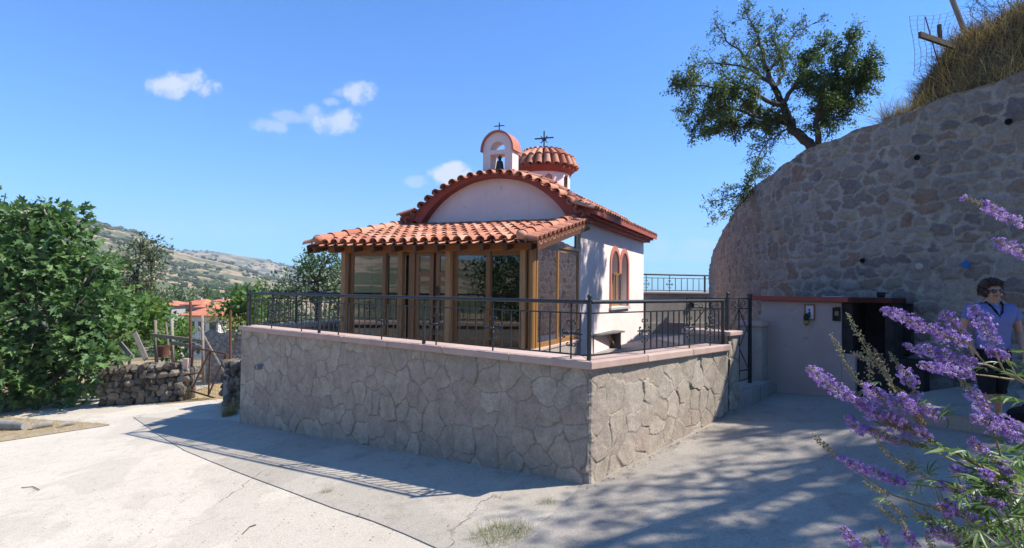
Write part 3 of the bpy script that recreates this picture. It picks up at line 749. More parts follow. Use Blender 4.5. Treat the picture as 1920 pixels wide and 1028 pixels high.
# door leaves with three panes
for lo, hi, sh in ((2.27, 2.70, 0), (1.79, 2.21, 0)):
    mb = MB(); s0, s1 = .085, .14
    cbox(mb, lo, lo + .09, s0, s1, PF, .76); cbox(mb, hi - .09, hi, s0, s1, PF, .76)
    for z0, z1 in ((PF, PF + .16), (.08, .165), (.27, .365), (.69, .76)): cbox(mb, lo + .09, hi - .09, s0 - .001, s1 + .001, z0, z1)
    d = mb.build('door', M['alu'], ch, bevel=.004)
    for z0, z1 in ((PF + .16, .08), (.165, .27), (.365, .69)):
        mb = MB(); cbox(mb, lo + .08, hi - .08, .108, .114, z0 - .01, z1 + .01); mb.build('pane', M['glass'], d)
    if lo < 2: mb = MB(); cbox(mb, hi - .06, hi - .035, .03, .06, -.12, .06); cbox(mb, hi - .055, hi - .04, .06, .086, .0, .02); mb.build('handle', M['iron'], d)
mb = MB(); cbox(mb, 2.70, 2.84, .05, .20, PF, .79); cbox(mb, 1.795, 1.80, .05, .2, PF, .79); cbox(mb, .14, 4.36, .06, .20, .765, .79); mb.build('porch_frame', M['alu'], ch, bevel=.004)
# right side of the porch: two panels and a wedge of glass over them
glazed((.14, 1.36), 'side_window', M['alu_light'], axis='side', a_side=.03, z0=PF + .0, z1=.93, fr=.075)
glazed((1.30, 2.76), 'side_window', M['alu_light'], axis='side', a_side=.065, z0=PF + .0, z1=.93, fr=.085)
mb = MB()
zt = lambda s: zr(s) - .27
for a, m_ in ((.03, 0),):
    mb.bar(CL(a, .1, .965), CL(a, SN - .01, .965), .06, .07); mb.bar(CL(a, .2, zt(.2) + .02), CL(a, SN - .01, zt(SN) + .02), .06, .07); cbox(mb, a - .03, a + .03, 2.45, 2.55, .93, zt(2.5))
o = mb.build('transom', M['alu_light'], ch)
mb = MB(); mb.hexa([CL(a, s, z) for a in (.027, .033) for s, z in ((.35, .95), (2.5, .95), (2.5, zt(2.5)), (.35, zt(.35)))]); mb.build('pane', M['glass'], o)
# left side of the porch
glazed((.14, 1.5), 'side_window', M['alu'], axis='side', a_side=4.44, z1=.93, fr=.075)
glazed((1.44, 2.76), 'side_window', M['alu'], axis='side', a_side=4.40, z1=.93, fr=.075)
mb = MB(); mb.bar(CL(4.44, .1, .965), CL(4.44, SN - .01, .965), .06, .07); o = mb.build('transom', M['alu'], ch)
mb = MB(); mb.hexa([CL(a, s, z) for a in (4.437, 4.443) for s, z in ((.3, .95), (2.7, .95), (2.7, zt(2.7)), (.3, zt(.3)))]); mb.build('pane', M['glass'], o)
# church door inside the porch
mb = MB()
for lo, hi in ((1.66, 2.195), (2.205, 2.74)):
    cbox(mb, lo, hi, SN + .08, SN + .13, PF + .01, .84)
    for z0, z1 in ((-1.0, -.35), (-.25, .1), (.2, .7)): cbox(mb, lo + .09, hi - .09, SN + .055, SN + .081, z0, z1)
mb.build('inner_door', M['darkwood'], ch, bevel=.006)
# lectern-like wooden cabinet and a notice, inside the porch
cb = thing('cabinet', 'small orange wooden cabinet standing inside the glazed porch', 'cabinet', CL(.72, 1.5, PF))
mb = MB(); cbox(mb, .48, .95, 1.3, 1.7, PF, PF + .82); mb.build('carcass', M['beam'], cb, bevel=.008)
mb = MB(); cbox(mb, .45, .98, 1.26, 1.73, PF + .822, PF + .85); mb.build('top', M['oak'], cb, bevel=.006)
mb = MB(); cbox(mb, .50, .705, 1.284, 1.299, PF + .05, PF + .78); cbox(mb, .725, .93, 1.284, 1.299, PF + .05, PF + .78); mb.build('door', M['oak'], cb, bevel=.005)

# --- nave roof
Zc, RA = .007, 2.963
def prof(l):
    """roof profile, l measured from the right eave up to the ridge; returns a, z, tangent(a,z)"""
    fl = .5
    ph = R_(47)
    ka, kz = AC - RA * math.sin(ph), Zc + RA * math.cos(ph)
    if l < fl:
        t = l / fl; ea, ez = -.42, 1.93
        return ea + (ka - ea) * t, ez + (kz - ez) * t, (ka - ea, kz - ez)
    th = ph - (l - fl) / RA
    return AC - RA * math.sin(th), Zc + RA * math.cos(th), (math.cos(th), math.sin(th))
LP = .5 + RA * R_(47)
mb = MB(); ls = np.linspace(0, LP, 26); pr = [prof(l)[:2] for l in ls]; pr = pr + [(2 * AC - a, z) for a, z in pr[::-1][1:]]
n = len(pr); vs = [CL(a, s, z - d) for d in (.03, .12) for s in (2.55, SE + .12) for a, z in pr]
fs = []
for i in range(n - 1): fs += [(i, i + 1, n + i + 1, n + i), (2 * n + i, 3 * n + i, 3 * n + i + 1, 2 * n + i + 1), (i, 2 * n + i, 2 * n + i + 1, i + 1), (n + i, n + i + 1, 3 * n + i + 1, 3 * n + i)]
fs += [(0, n, 3 * n, 2 * n), (n - 1, 3 * n - 1, 4 * n - 1, 2 * n - 1)]
mb.add(vs, fs); mb.build('roof_deck', M['red'], ch)
mb = MB()
for s in np.arange(3.08, SE + .1, .235):
    for mir in (0, 1):
        def f(l, s=s, mir=mir, chn=0):
            a, z, tg = prof(max(l, 0)); a += min(l, 0) * .8
            tv = (U_ * tg[0] + Z_ * tg[1]).normalized(); up = W_.cross(tv); up = up if up.z > 0 else -up; up.normalize()
            p = CL(a, s, z)
            if mir: p = CL(2 * AC - a, s, z); up = up - U_ * (2 * up.dot(U_)) if True else up; up.normalize()
            return p - up * .02, up, W_
        tile_row(mb, f, LP, .094, .40)
        for i in range(9):
            l0 = i * LP / 9; p0, u0, _ = f(l0); p1, u1, _ = f(min(LP, l0 + LP / 9 + .03))
            o = W_ * .117
            tile(mb, p0 + o + u0 * .05, p1 + o + u1 * .035, u0, W_, .095, .095, flip=-1)
# verge tiles over the front arch and the line of cap tiles behind them
def arcp(th, r): return AC - r * math.sin(th), Zc + r * math.cos(th)
nv = 21
for i in range(nv):
    th = R_(-52) + R_(104) * i / (nv - 1)
    a, z = arcp(th, RA); up = (U_ * -math.sin(th) + Z_ * math.cos(th)).normalized(); sd = (U_ * math.cos(th) + Z_ * math.sin(th)).normalized()
    tile(mb, CL(a, 2.40, z) - Z_ * .0 + up * -.05, CL(a, 2.95, z) + up * .0, up, sd, .102, .09)
    th2 = th + R_(2.6); a, z = arcp(th2, RA); up = (U_ * -math.sin(th2) + Z_ * math.cos(th2)).normalized(); sd = (U_ * math.cos(th2) + Z_ * math.sin(th2)).normalized()
    tile(mb, CL(a, 2.43, z) + up * -.0, CL(a, 2.9, z) + up * .02, up, sd, .098, .095, flip=-1)
n = 14
for i in range(n):
    t0 = R_(52) * (1 - i / (n / 2)) ; t1 = R_(52) * (1 - (i + 1) / (n / 2))
    a0, z0 = arcp(t0, RA + .03); a1, z1 = arcp(t1, RA + .03)
    if i >= n / 2: a0, z0, a1, z1, t0, t1 = a1, z1, a0, z0, t1, t0
    up = (U_ * -math.sin((t0 + t1) / 2) + Z_ * math.cos((t0 + t1) / 2)).normalized()
    tile(mb, CL(a0, 2.97, z0 + .02), CL(a1, 2.97, z1), up, W_, .115, .10)
for sg in (0, 1):     # short flared eave ends beside the arch
    for s in (2.50, 2.72, 2.95):
        a0, z0, tg = prof(0); a1, z1, _ = prof(.55)
        if sg: a0, a1 = 2 * AC - a0, 2 * AC - a1
        up = (Z_ + (U_ * (-.45 if not sg else .45))).normalized()
        tile(mb, CL(a0, s, z0 + .0), CL(a1, s, z1 + .0), up, W_, .098, .09)
        tile(mb, CL(a0, s + .115, z0 + .05), CL(a1, s + .115, z1 + .05), up, W_, .095, .095, flip=-1)
    a0, z0, _ = prof(.05); a0 = 2 * AC - a0 if sg else a0
mb.build('nave_roof', M['tile'], ch, True, auto=45)
# red arched fascia and stepped eaves
mb = MB()
plate(mb, arc2(AC, Zc, RA - .035, R_(38), R_(142), 40) + [(.02, 1.70)][::-1] + [(.40, 1.70)] + arc2(AC, .52, 2.24, R_(147.5), R_(32.5), 36)[::1] + [(4.04, 1.70), (4.42, 1.70)], [], lambda a, z: CL(2 * AC - a, 2.50, z), lambda a, z: CL(2 * AC - a, SN - .002, z)) if False else None
no, th0 = 44, R_(51)
po = [(AC + (RA - .035) * math.sin(-th0 + 2 * th0 * i / no), Zc + (RA - .035) * math.cos(-th0 + 2 * th0 * i / no)) for i in range(no + 1)]
ti = R_(59.2)
pi_ = [(AC + 2.33 * math.sin(-ti + 2 * ti * i / no), .505 + 2.33 * math.cos(-ti + 2 * ti * i / no)) for i in range(no + 1)]
vs = [CL(a, s, z) for s in (2.52, SN - .002) for P in (po, pi_) for a, z in P]; n = no + 1; fs = []
for i in range(no):
    fs += [(i, i + 1, n + i + 1, n + i), (2 * n + i, 3 * n + i, 3 * n + i + 1, 2 * n + i + 1), (i, 2 * n + i, 2 * n + i + 1, i + 1), (n + i, n + i + 1, 3 * n + i + 1, 3 * n + i)]
fs += [(0, n, 3 * n, 2 * n), (n - 1, 3 * n - 1, 4 * n - 1, 2 * n - 1)]
mb.add(vs, fs)
for a0, a1 in ((-.30, -.002), (4.452, 4.75)):
    q = (a0, a1)
    cbox(mb, q[0] + (.10 if a0 < 0 else 0), q[1] - (0 if a0 < 0 else .10), 2.521, SE + .1, 1.70, 1.775)
    cbox(mb, *q, 2.519, SE + .12, 1.777, 1.87)
mb.build('fascia', M['red'], ch)
# --- dome
DC = CL(AC, 5.9, 0)
mb = MB(); nc, nz_ = 96, 26; rd = .80
zz = np.linspace(2.5, 3.58, nz_)
vs = [(DC.x + rd * math.cos(2 * math.pi * k / nc), DC.y + rd * math.sin(2 * math.pi * k / nc), z) for z in zz for k in range(nc)]
fs = []
def in_arch(k, z):
    u = ((k + .5) % 12) - 6; u = u * 2 * math.pi * rd / nc
    return abs(u) < .12 and 2.95 < z < 3.28 + math.sqrt(max(0, .12 ** 2 - u * u))
for j in range(nz_ - 1):
    for k in range(nc):
        if not in_arch(k + 4, (zz[j] + zz[j + 1]) / 2):
            k2 = (k + 1) % nc; fs.append((j * nc + k, j * nc + k2, (j + 1) * nc + k2, (j + 1) * nc + k))
mb.add(vs, fs); mb.lathe(DC, [(.66, 2.5), (.66, 3.6)], 48)
mb.build('drum', M['plaster'], ch, True, auto=40)
mb = MB(); mb.lathe(DC, [(.79, 3.48), (.84, 3.50), (.86, 3.56), (.92, 3.60), (.93, 3.66), (.80, 3.70), (.02, 3.9)], 64); mb.build('dome_cornice', M['red'], ch, True, auto=30)
mb = MB(); NR = 24
for i in range(NR):
    th = 2 * math.pi * i / NR + .05
    rad = Vector((math.cos(th), math.sin(th), 0)); sd = Vector((-math.sin(th), math.cos(th), 0))
    LD = 1.28
    def f(l, off=0):
        ph = (max(l, 0) / LD) * R_(84); r = .98 * math.cos(ph); z = 3.66 + .67 * math.sin(ph)
        up = (rad * math.cos(ph) * .62 + Z_ * math.sin(ph) + Z_ * .3).normalized()
        return Vector((DC.x, DC.y, 0)) + rad * r + Z_ * z + up * off, up, sd
    rt = lambda l: max(.03, math.pi * .98 * math.cos((max(l, 0) / LD) * R_(84)) / NR * .80)
    tile_row(mb, f, LD * .97, .1, .36, rt, .003)
    thc = th + math.pi / NR; radc = Vector((math.cos(thc), math.sin(thc), 0)); sdc = Vector((-math.sin(thc), math.cos(thc), 0))
    for k in range(5):
        l0 = k * LD / 5.2; l1 = l0 + LD / 5 + .02; P = []
        for l in (l0, l1):
            ph = l / LD * R_(84); P.append((Vector((DC.x, DC.y, 0)) + radc * (.97 * math.cos(ph)) + Z_ * (3.675 + .67 * math.sin(ph)), rt(l), (radc * math.cos(ph) * .62 + Z_ * (math.sin(ph) + .3)).normalized()))
        tile(mb, P[0][0], P[1][0], P[0][2], sdc, P[0][1], P[1][1], flip=-1)
mb.ball(DC + Z_ * 4.32, .09, 12, (1, 1, .6))
mb.build('dome_roof', M['tile'], ch, True, auto=45)
def cross(name, base, h, arm, t, rays=False):
    mb = MB(); mb.bar(base, base + Z_ * h, t, t, up=U_); c = base + Z_ * h * .62
    mb.bar(c - U_ * arm, c + U_ * arm, t, t)
    if rays:
        for an in (45, 135, 225, 315):
            d = U_ * math.cos(R_(an)) + Z_ * math.sin(R_(an)); mb.bar(c - Z_ * .04, c - Z_ * .04 + d * arm * .5, t * .7, t * .7, up=W_)
        for an in (0, 90, 180, 270):
            d = U_ * math.cos(R_(an)) * .5 + W_ * math.sin(R_(an)); mb.bar(c - Z_ * .04, c - Z_ * .04 + d * arm * .5, t * .7, t * .7)
    mb.build(name, M['iron'], ch)
cross('dome_cross', DC + Z_ * 4.30, .58, .30, .035, True)
# --- bell gable
BA = 2.29; S0, S1 = 2.98, 3.34
mb = MB()
out = [(BA - .41, 2.86), (BA + .41, 2.86), (BA + .41, 3.64)] + arc2(BA, 3.64, .41, 0, math.pi, 24, .45)[1:]
up_h = [(BA - .2, 3.63), (BA + .2, 3.63)] + arc2(BA, 3.66, .2, 0, math.pi, 14, .19)
lo_h = [(BA - .2, 2.92), (BA + .2, 2.92), (BA + .2, 3.52), (BA - .2, 3.52)]
plate(mb, out, [up_h, lo_h], lambda a, z: CL(a, S0, z), lambda a, z: CL(a, S1, z))
bg = mb.build('bell_gable', M['plaster'], ch)
mb = MB(); o1 = [(BA + .44, 3.62)] + arc2(BA, 3.64, .455, 0, math.pi, 28, .50) + [(BA - .44, 3.62)]; o1[0] = (BA + .47, 3.60); o1[-1] = (BA - .47, 3.60)
i1 = [(BA + .415, 3.60)] + arc2(BA, 3.64, .413, 0, math.pi, 28, .453) + [(BA - .415, 3.60)]
n = len(o1); vs = [CL(a, s, z) for s in (S0 - .06, S1 + .06) for P in (o1, i1) for a, z in P]; fs = []
for i in range(n - 1): fs += [(i, i + 1, n + i + 1, n + i), (2 * n + i, 3 * n + i, 3 * n + i + 1, 2 * n + i + 1), (i, 2 * n + i, 2 * n + i + 1, i + 1), (n + i, n + i + 1, 3 * n + i + 1, 3 * n + i)]
fs += [(0, n, 3 * n, 2 * n), (n - 1, 3 * n - 1, 4 * n - 1, 2 * n - 1)]
mb.add(vs, fs); mb.build('gable_cap', M['trim'], bg, True, auto=35)
cross('bell_cross', CL(BA, (S0 + S1) / 2 - .1, 4.13), .24, .14, .022)
bc = CL(BA - .0, (S0 + S1) / 2 - .05, 3.06)
bl = thing('church_bell', 'dark bronze bell hanging in the arched bell gable', 'bell', bc)
mb = MB(); mb.lathe(bc, [(.155, .0), (.15, .02), (.125, .06), (.105, .12), (.095, .20), (.085, .27), (.06, .31), (.01, .325)], 24)
mb.lathe(bc, [(.15, .005), (.10, .02), (.08, .2), (.01, .3)], 24); mb.build('bell_body', M['bronze'], bl, True, auto=50)
mb = MB(); mb.tube([bc + Z_ * .31, bc + Z_ * .47], .018, 8); mb.ball(bc + Z_ * .36, .045, 10); mb.bar(bc + Z_ * .4 - U_ * .06, bc + Z_ * .4 + U_ * .06, .03, .04); mb.build('crown', M['bronze'], bl)
mb = MB(); mb.tube([bc + Z_ * .25, bc + Z_ * -.02], .01, 6); mb.ball(bc + Z_ * -.01, .03, 8); mb.build('clapper', M['iron'], bl)
# ------------------------------------------------------------------ railings
def spiral(c, ax, ay, r0, turns, start, flip=1, n=14):
    pts = []
    for i in range(n + 1):
        t = i / n; r = r0 * (1 - .72 * t); an = start + flip * turns * 2 * math.pi * t
        pts.append(Vector(c) + ax * (r * math.cos(an)) + ay * (r * math.sin(an)))
    return pts
def ornament(root, c, d, s=1.0):
    """wrought cross of C scrolls round a bar at c, in the plane of d and z"""
    mb = MB(); t = .0075 * s
    for sx in (-1, 1):
        ax = d * sx
        for sz in (-1, 1):
            az = Z_ * sz
            # vertical scroll: leaves the bar, curls outward at its end
            mb.tube([c + az * .03 * s + ax * .005] + [c + az * .075 * s + ax * .012 * s] + [p for p in spiral(c + az * .125 * s + ax * .042 * s, -ax, az, .036 * s, .85, -.3, 1)], t, 6)
            mb.tube([c + ax * .03 * s + az * .005] + [c + ax * .06 * s + az * .012 * s] + [p for p in spiral(c + ax * .10 * s + az * .036 * s, -az, ax, .030 * s, .85, -.3, 1)], t, 6)
        mb.tube([c, c + ax * .15 * s], t * 1.1, 6); mb.ball(c + ax * .15 * s, .012 * s, 6)
    mb.ball(c, .022 * s, 8); mb.ball(c + Z_ * .09 * s, .014 * s, 6); mb.ball(c - Z_ * .09 * s, .014 * s, 6)
    mb.build('scroll_ornament', M['iron'], root, True)
def railing(name, label, A, B, zb, zt, posts, scrolls, gap=.135, balls=(), group='iron railings round the chapel', scale=1.0, thick=1.0, detail=True, plain=()):
    A = Vector(A); B = Vector(B); L = (B - A).length; d = (B - A).normalized()
    root = thing(name, label, 'railing', (A + B) / 2 + Z_ * zb, group)
    P = lambda t, z: A + d * t + Z_ * z
    h = zt - zb
    mb = MB(); mb.tube([P(0, zt - .02), P(L, zt - .02)], .021 * thick, 10); mb.build('handrail', M['iron'], root, True, auto=40)
    mb = MB(); mb.bar(P(0, zt - .14 * scale), P(L, zt - .14 * scale), .012 * thick, .014 * thick); mb.bar(P(0, zb + .055), P(L, zb + .055), .012 * thick, .016 * thick); mb.build('rails', M['iron'], root)
    for t in posts:
        mb = MB(); w = .034 * thick; mb.bar(P(t, zb), P(t, zt - .02), w, w, up=d)
        if t in balls:
            mb.tube([P(t, zt - .02), P(t, zt + .02)], .022, 10); mb.ball(P(t, zt + .045), .03, 12)
        mb.build('post', M['iron'], root, bevel=.003)
    st = sorted(list(posts) + list(scrolls))
    for t in scrolls:
        mb = MB(); mb.bar(P(t, zb), P(t, zt - .03), .013 * thick, .013 * thick, up=d)
        mb.bar(P(t, zt - .12 * scale), P(t, zt - .04), .022 * thick, .006, up=d); mb.build('baluster', M['iron'], root)
        ornament(root, P(t, zb + h * .43), d, scale * (.92 if detail else .9))
    for t0, t1 in zip(st[:-1], st[1:]):
        k = max(1, round((t1 - t0) / gap))
        for i in range(1, k):
            t = t0 + (t1 - t0) * i / k
            mb = MB(); mb.bar(P(t, zb + .055), P(t, zt - .14 * scale), .0125 * thick, .0125 * thick, up=d)
            if detail and random.random() < .9: mb.bar(P(t, zb + .05), P(t, zb + .06), .02, .02, up=d)
            mb.build('baluster', M['iron'], root)
    return root
ZR = -.112
cA = CORN - nF * .10 - nR * .10
LF = (LEFT - nF * .1 - nL * .17) - cA; Lf = LF.length
tp = [0.0] + [line_t(px, cA, dF) for px in (797, 601)] + [Lf]
tp[3] = Lf
sc = [line_t(px, cA, dF) for px in (1072, 926, 820, 718, 637, 568, 512)]
sc[2] = max(sc[2], 0); sc = [t for t in sc if min(abs(t - q) for q in tp) > .2]
railing('iron_railing', 'long black wrought iron railing along the front coping of the terrace wall', cA, cA + dF * Lf, ZCAP, ZR, tp, sc, .15, (0.0, tp[3]), thick=1.2, scale=1.1)
cR = CORN - nR * .10 - nF * .10
Lr = (RIGHT - CORN).length - .12
tr_ = [line_t(px, cR, dR) for px in (1207, 1291)]
railing('iron_railing', 'short black wrought iron railing on the sunlit right coping of the terrace wall', cR + dR * .03, cR + dR * (Lr - .02), ZCAP, ZR, [Lr - .06], [t for t in tr_] + [Lr * .86], .15, thick=1.2, scale=1.1)
b0 = LEFT - nF * .1 - nL * .17 + lret * .02
railing('iron_railing', 'black wrought iron railing on the far left return of the terrace, beyond the porch', b0, b0 + lret * 4.0, ZCAP, ZR, [.02, 1.25, 3.9], [.6, 1.9, 2.6, 3.3], .15)

# far terrace wall, railing on it
FA = at(1130, 600, 21.3); FB = at(1338, 600, 22.3)
FA.z = FB.z = 0; fd = (FB - FA).normalized(); fn = Vector((fd.y, -fd.x, 0)); fn = fn if fn.y < 0 else -fn
fw = thing('back_wall', 'low shaded rendered wall closing the far end of the terrace', 'wall', (FA + FB) / 2 + Z_ * ZFL)
mb = MB(); wallbox(mb, FA, FB, -fn, .4, ZFL - .1, -.07); wallbox(mb, FA + fn * .22, FB + fn * .22, -fn, .2, ZFL - .1, -1.2); mb.build('wall_body', M['grey_render'], fw)
mb = MB(); wallbox(mb, FA + fn * .06, FB + fn * .06, -fn, .5, -.068, .0); mb.build('coping', M['cap'], fw, bevel=.01)
pc = at(1300, 570, 21.9); q = FA + fd * ((pc - FA).dot(fd)); q.z = -.52
mb = MB(); mb.tube([q - fn * .05, q + fn * .06], .12, 16, caps=False); mb.tube([q - fn * .05, q + fn * .05], .10, 16); mb.build('drain_pipe', M['hole'], fw, True, auto=40)
Lb = (FB - FA).length
railing('iron_railing', 'thin black iron railing on the back wall at the end of the terrace', FA - fn * .15, FB - fn * .15 - fd * .1, 0.0, .69, [Lb - .3], [line_t(1215, FA, fd), line_t(1259, FA, fd)], .25, (), scale=1.1, thick=1.6)

# iron gate of the terrace: two posts, one shut leaf, one leaf folded back
gt = thing('iron_gate', 'black iron terrace gate with diagonal braces and scrolls beside the pink oven', 'gate', PA + dR * .7 + Z_ * -1.55)
G0 = PA + dR * .22 - nR * .12; G1 = PA + dR * 1.05 - nR * .12
mb = MB(); mb.bar(G0 + Z_ * zp, G0 + Z_ * -.06, .035, .035, up=dR); mb.ball(G0 + Z_ * -.02, .032, 10); mb.ball(G0 + Z_ * -.07, .028, 8); mb.build('post', M['iron'], gt)
mb = MB(); mb.bar(G1 + Z_ * -1.56, G1 + Z_ * -.05, .05, .05, up=dR); mb.bar(G1 + Z_ * -.05, G1 + Z_ * -.02, .07, .07, up=dR); mb.build('post', M['iron'], gt)
def leaf(A, B, z0, z1):
    mb = MB(); d = (B - A).normalized(); L = (B - A).length
    for z in (z0, z0 + .16, z1 - .17, z1): mb.bar(A + Z_ * z, B + Z_ * z, .016, .018)
    for t in (0, .5, 1): mb.bar(A + d * L * t + Z_ * z0, A + d * L * t + Z_ * z1, .018, .018, up=d)
    m = A + d * L * .5
    for sg in (0, 1):
        e = A if sg else B
        mb.bar(m + Z_ * (z1 - .17), e + Z_ * (z1 - .62), .012, .012); mb.bar(m + Z_ * (z0 + .55), e + Z_ * (z0 + .95), .012, .012); mb.bar(e + Z_ * (z0 + .16), m + Z_ * (z0 + .55), .012, .012)
        ax = d if not sg else -d
        mb.tube(spiral(m + ax * L * .24 + Z_ * (z1 - .09), -ax, Z_, .07, .9, 0, 1), .007, 6); mb.tube(spiral(m + ax * L * .12 + Z_ * (z1 - .12), ax, -Z_, .05, .9, 0, 1), .007, 6)
    mb.build('gate_leaf', M['iron'], gt)
leaf(G0 + dR * .03 , G1 - dR * .04, -1.48, -.10)
leaf(G0 - nR * .03 + dR * .0, G0 - nR * .80 + dR * .12, -1.48, -.10)

# pillar right of the gate
pl = thing('gate_pillar', 'short grey rendered pillar with capping between the iron gate and the pink oven', 'pillar', at(1444, 717, 10.1))
pq = at(1428, 700, 9.98); pq.z = 0
mb = MB(); wallbox(mb, pq, pq + dR * .42, -nR, .42, -2.0, -.60); mb.build('shaft', M['grey_render'], pl, bevel=.015)
mb = MB(); wallbox(mb, pq + nR * .03 - dR * .03, pq + nR * .03 + dR * .45, -nR, .48, -.598, -.51); mb.build('capping', M['cap'], pl, bevel=.01)

# ------------------------------------------------------------------ retaining wall
wp = [(1330, 21.8), (1338, 19.6), (1356, 16.6), (1392, 13.7), (1415, 12.6), (1450, 11.7), (1490, 11.0), (1560, 10.35), (1640, 9.8), (1700, 9.45), (1800, 9.0), (1920, 8.45), (2060, 7.9), (2250, 7.3), (2600, 6.5), (3200, 5.5)]
wpts = [xy(at(px, 545, d)) for px, d in wp]
tops = {1330: 560, 1331: 480, 1338: 470, 1356: 434, 1392: 372, 1415: 352, 1450: 325, 1490: 294, 1560: 262, 1640: 234, 1700: 213, 1800: 176, 1920: 137}
wtz = []
for px, d in wp:
    if px in tops: wtz.append(at(px, tops[px] if px != 1330 else 500, d).z)
    else: wtz.append(wtz[-1] + .06)
segl = np.concatenate([[0], np.cumsum(np.linalg.norm(np.diff(np.array(wpts), axis=0), axis=1))])
wtz[0] = .9
rw = thing('retaining_wall', 'tall curved rubble stone retaining wall with weep holes, holding the dry bank', 'wall', (*wpts[8], -1.7))
ztop = lambda s, X, Y: np.interp(s, segl, wtz) + (vnoise(s * 3.1, s * 0, 3) - .5) * .07
stone_patch('stone_face', wpts, lambda s, X, Y: np.where(s < segl[5], -1.7, G(X, Y) - .1), ztop, 1, .018, .28, .17, .028, .022, M['ret_stone'], rw, 91, 1.3, .034, ends=.0, rvar=1.0, soft=.010, vj=.22, bul=.5, p=3.2, merge=.2)
# wall head, a rough mortar cap falling back to the bank
mb = MB(); SGR = np.linspace(0, segl[-1], 240); X = np.interp(SGR, segl, np.array(wpts)[:, 0]); Y = np.interp(SGR, segl, np.array(wpts)[:, 1])
kx = 5; ker = np.ones(11) / 11
X = np.convolve(np.pad(X, kx, mode='reflect', reflect_type='odd'), ker, 'valid'); Y = np.convolve(np.pad(Y, kx, mode='reflect', reflect_type='odd'), ker, 'valid')
tx = np.gradient(X); ty = np.gradient(Y); ll = np.hypot(tx, ty); NX, NY = ty / ll, -tx / ll     # outward (towards the yard)
if NX[120] > 0: NX, NY = -NX, -NY
zt_ = ztop(SGR, X, Y)
V = np.concatenate([np.stack([X - NX * o_, Y - NY * o_, zt_ + dz], -1) for o_, dz in ((-.012, -.02), (.05, .012), (.42, .0), (.45, -6))])
k = np.arange(239); F = np.concatenate([np.stack([k + j * 240, k + 1 + j * 240, k + 1 + (j + 1) * 240, k + (j + 1) * 240], -1) for j in range(3)])
mb.add(V, F); mb.build('wall_head', M['grey_render'], rw, True, auto=50)
def wall_pt(px, py, off=0.0):
    best = None
    r = ray(px, py)
    for i in range(len(X) - 1):
        p = np.array([X[i], Y[i]]); d = np.array([X[i + 1], Y[i + 1]]) - p
        A_ = np.array([[r.x, -d[0]], [r.y, -d[1]]]); 
        if abs(np.linalg.det(A_)) < 1e-9: continue
        t, s = np.linalg.solve(A_, p)
        if 0 <= s <= 1 and t > 0 and (best is None or t < best[0]): best = (t, i)
    t, i = best; n = Vector((NX[i], NY[i], 0)); return r * t + n * off, n
if True:
    _p, _n = wall_pt(1700, 400)
    if _n.dot(-ray(1700, 400)) < 0: NX, NY = -NX, -NY
for px, py, rr in ((1891, 229, .045), (1720, 296, .045), (1618, 489, .04), (1702, 663, .05), (1560, 250, .0)):
    if rr == 0: continue
    p, n = wall_pt(px, py)
    mb = MB(); mb.tube([p - n * .05, p + n * .045], rr, 16, caps=False); mb.tube([p - n * .05, p + n * .034], rr * .93, 16); mb.build('weep_pipe', M['hole'], rw, True, auto=40)
p, n = wall_pt(1812, 497); M['blue'] = mat_plain('blue_plastic', (.01, .10, .38), (.015, .13, .45), 5, .4, .1, .002, 50, .4)
mb = MB(); mb.tube([p - n * .03, p + n * .10], .05, 16); mb.tube([p + n * .05, p + n * .09], .058, 16); tag(mb.build('blue_pipe', M['blue'], rw, True, auto=40), 'blue capped pipe end')
p, n = wall_pt(1726, 494)
fl_ = thing('flood_lamp', 'small grey lamp fixed to the stone retaining wall', 'lamp', p)
sd = Vector((-n.y, n.x, 0))
mb = MB(); mb.tube([p, p + n * .10 - Z_ * .02], .035, 12); mb.build('bracket', M['pipe'], fl_)
mb = MB(); mb.tube([p + n * .09 + Z_ * .01, p + n * .19 - Z_ * .05], [.04, .065], 14); mb.build('lamp_head', M['pipe'], fl_, True, auto=40)
mb = MB(); mb.tube([p + n * .19 - Z_ * .05, p + n * .195 - Z_ * .053], .055, 14); mb.build('lens', M['whitewash'], fl_)

# ------------------------------------------------------------------ outdoor oven
OA = Vector((4.55, 10.25, 0)); OB = Vector((5.83, 8.89, 0)); do = (OB - OA).normalized(); no_ = Vector((do.y, -do.x, 0)); no_ = no_ if no_.y < 0 else -no_
_t = lambda px: line_t(px, OA, do)
def OP(t, dep, z): return OA + do * t - no_ * dep + Z_ * z
ov = thing('outdoor_oven', 'pink rendered outdoor oven with red slab top and sooty black firing hole', 'oven', OP(.9, .35, -1.85))
t1, t2, t3 = _t(1577), _t(1597), _t(1654)
def obox(mb, a, b, d0, d1, z0, z1): mb.box(a, b, d0, d1, z0, z1, OP)
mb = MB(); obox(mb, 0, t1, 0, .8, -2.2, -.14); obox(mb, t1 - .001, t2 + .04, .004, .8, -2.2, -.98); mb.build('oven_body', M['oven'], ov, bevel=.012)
mb = MB(); obox(mb, t1 + .002, t2, .03, .8, -.978, -.141); obox(mb, t2 + .042, t3, .10, .8, -2.2, -1.0); obox(mb, t2 + .001, t3 + .25, .70, .82, -.99, -.142); obox(mb, t3, t3 + .12, .12, .7, -2.2, -.142); mb.build('fire_chamber', M['soot'], ov, bevel=.01)
ts = line_t(1405, OA, do)
mb = MB(); obox(mb, ts, t2 - .03, -.10, .86, -.138, -.055); mb.build('slab_top', M['red'], ov, bevel=.012)
mb = MB(); obox(mb, t2 - .029, t3 + .14, -.09, .86, -.139, -.056); tag(mb.build('slab_top', M['sootslab'], ov, bevel=.012), 'soot blackened end of the slab')
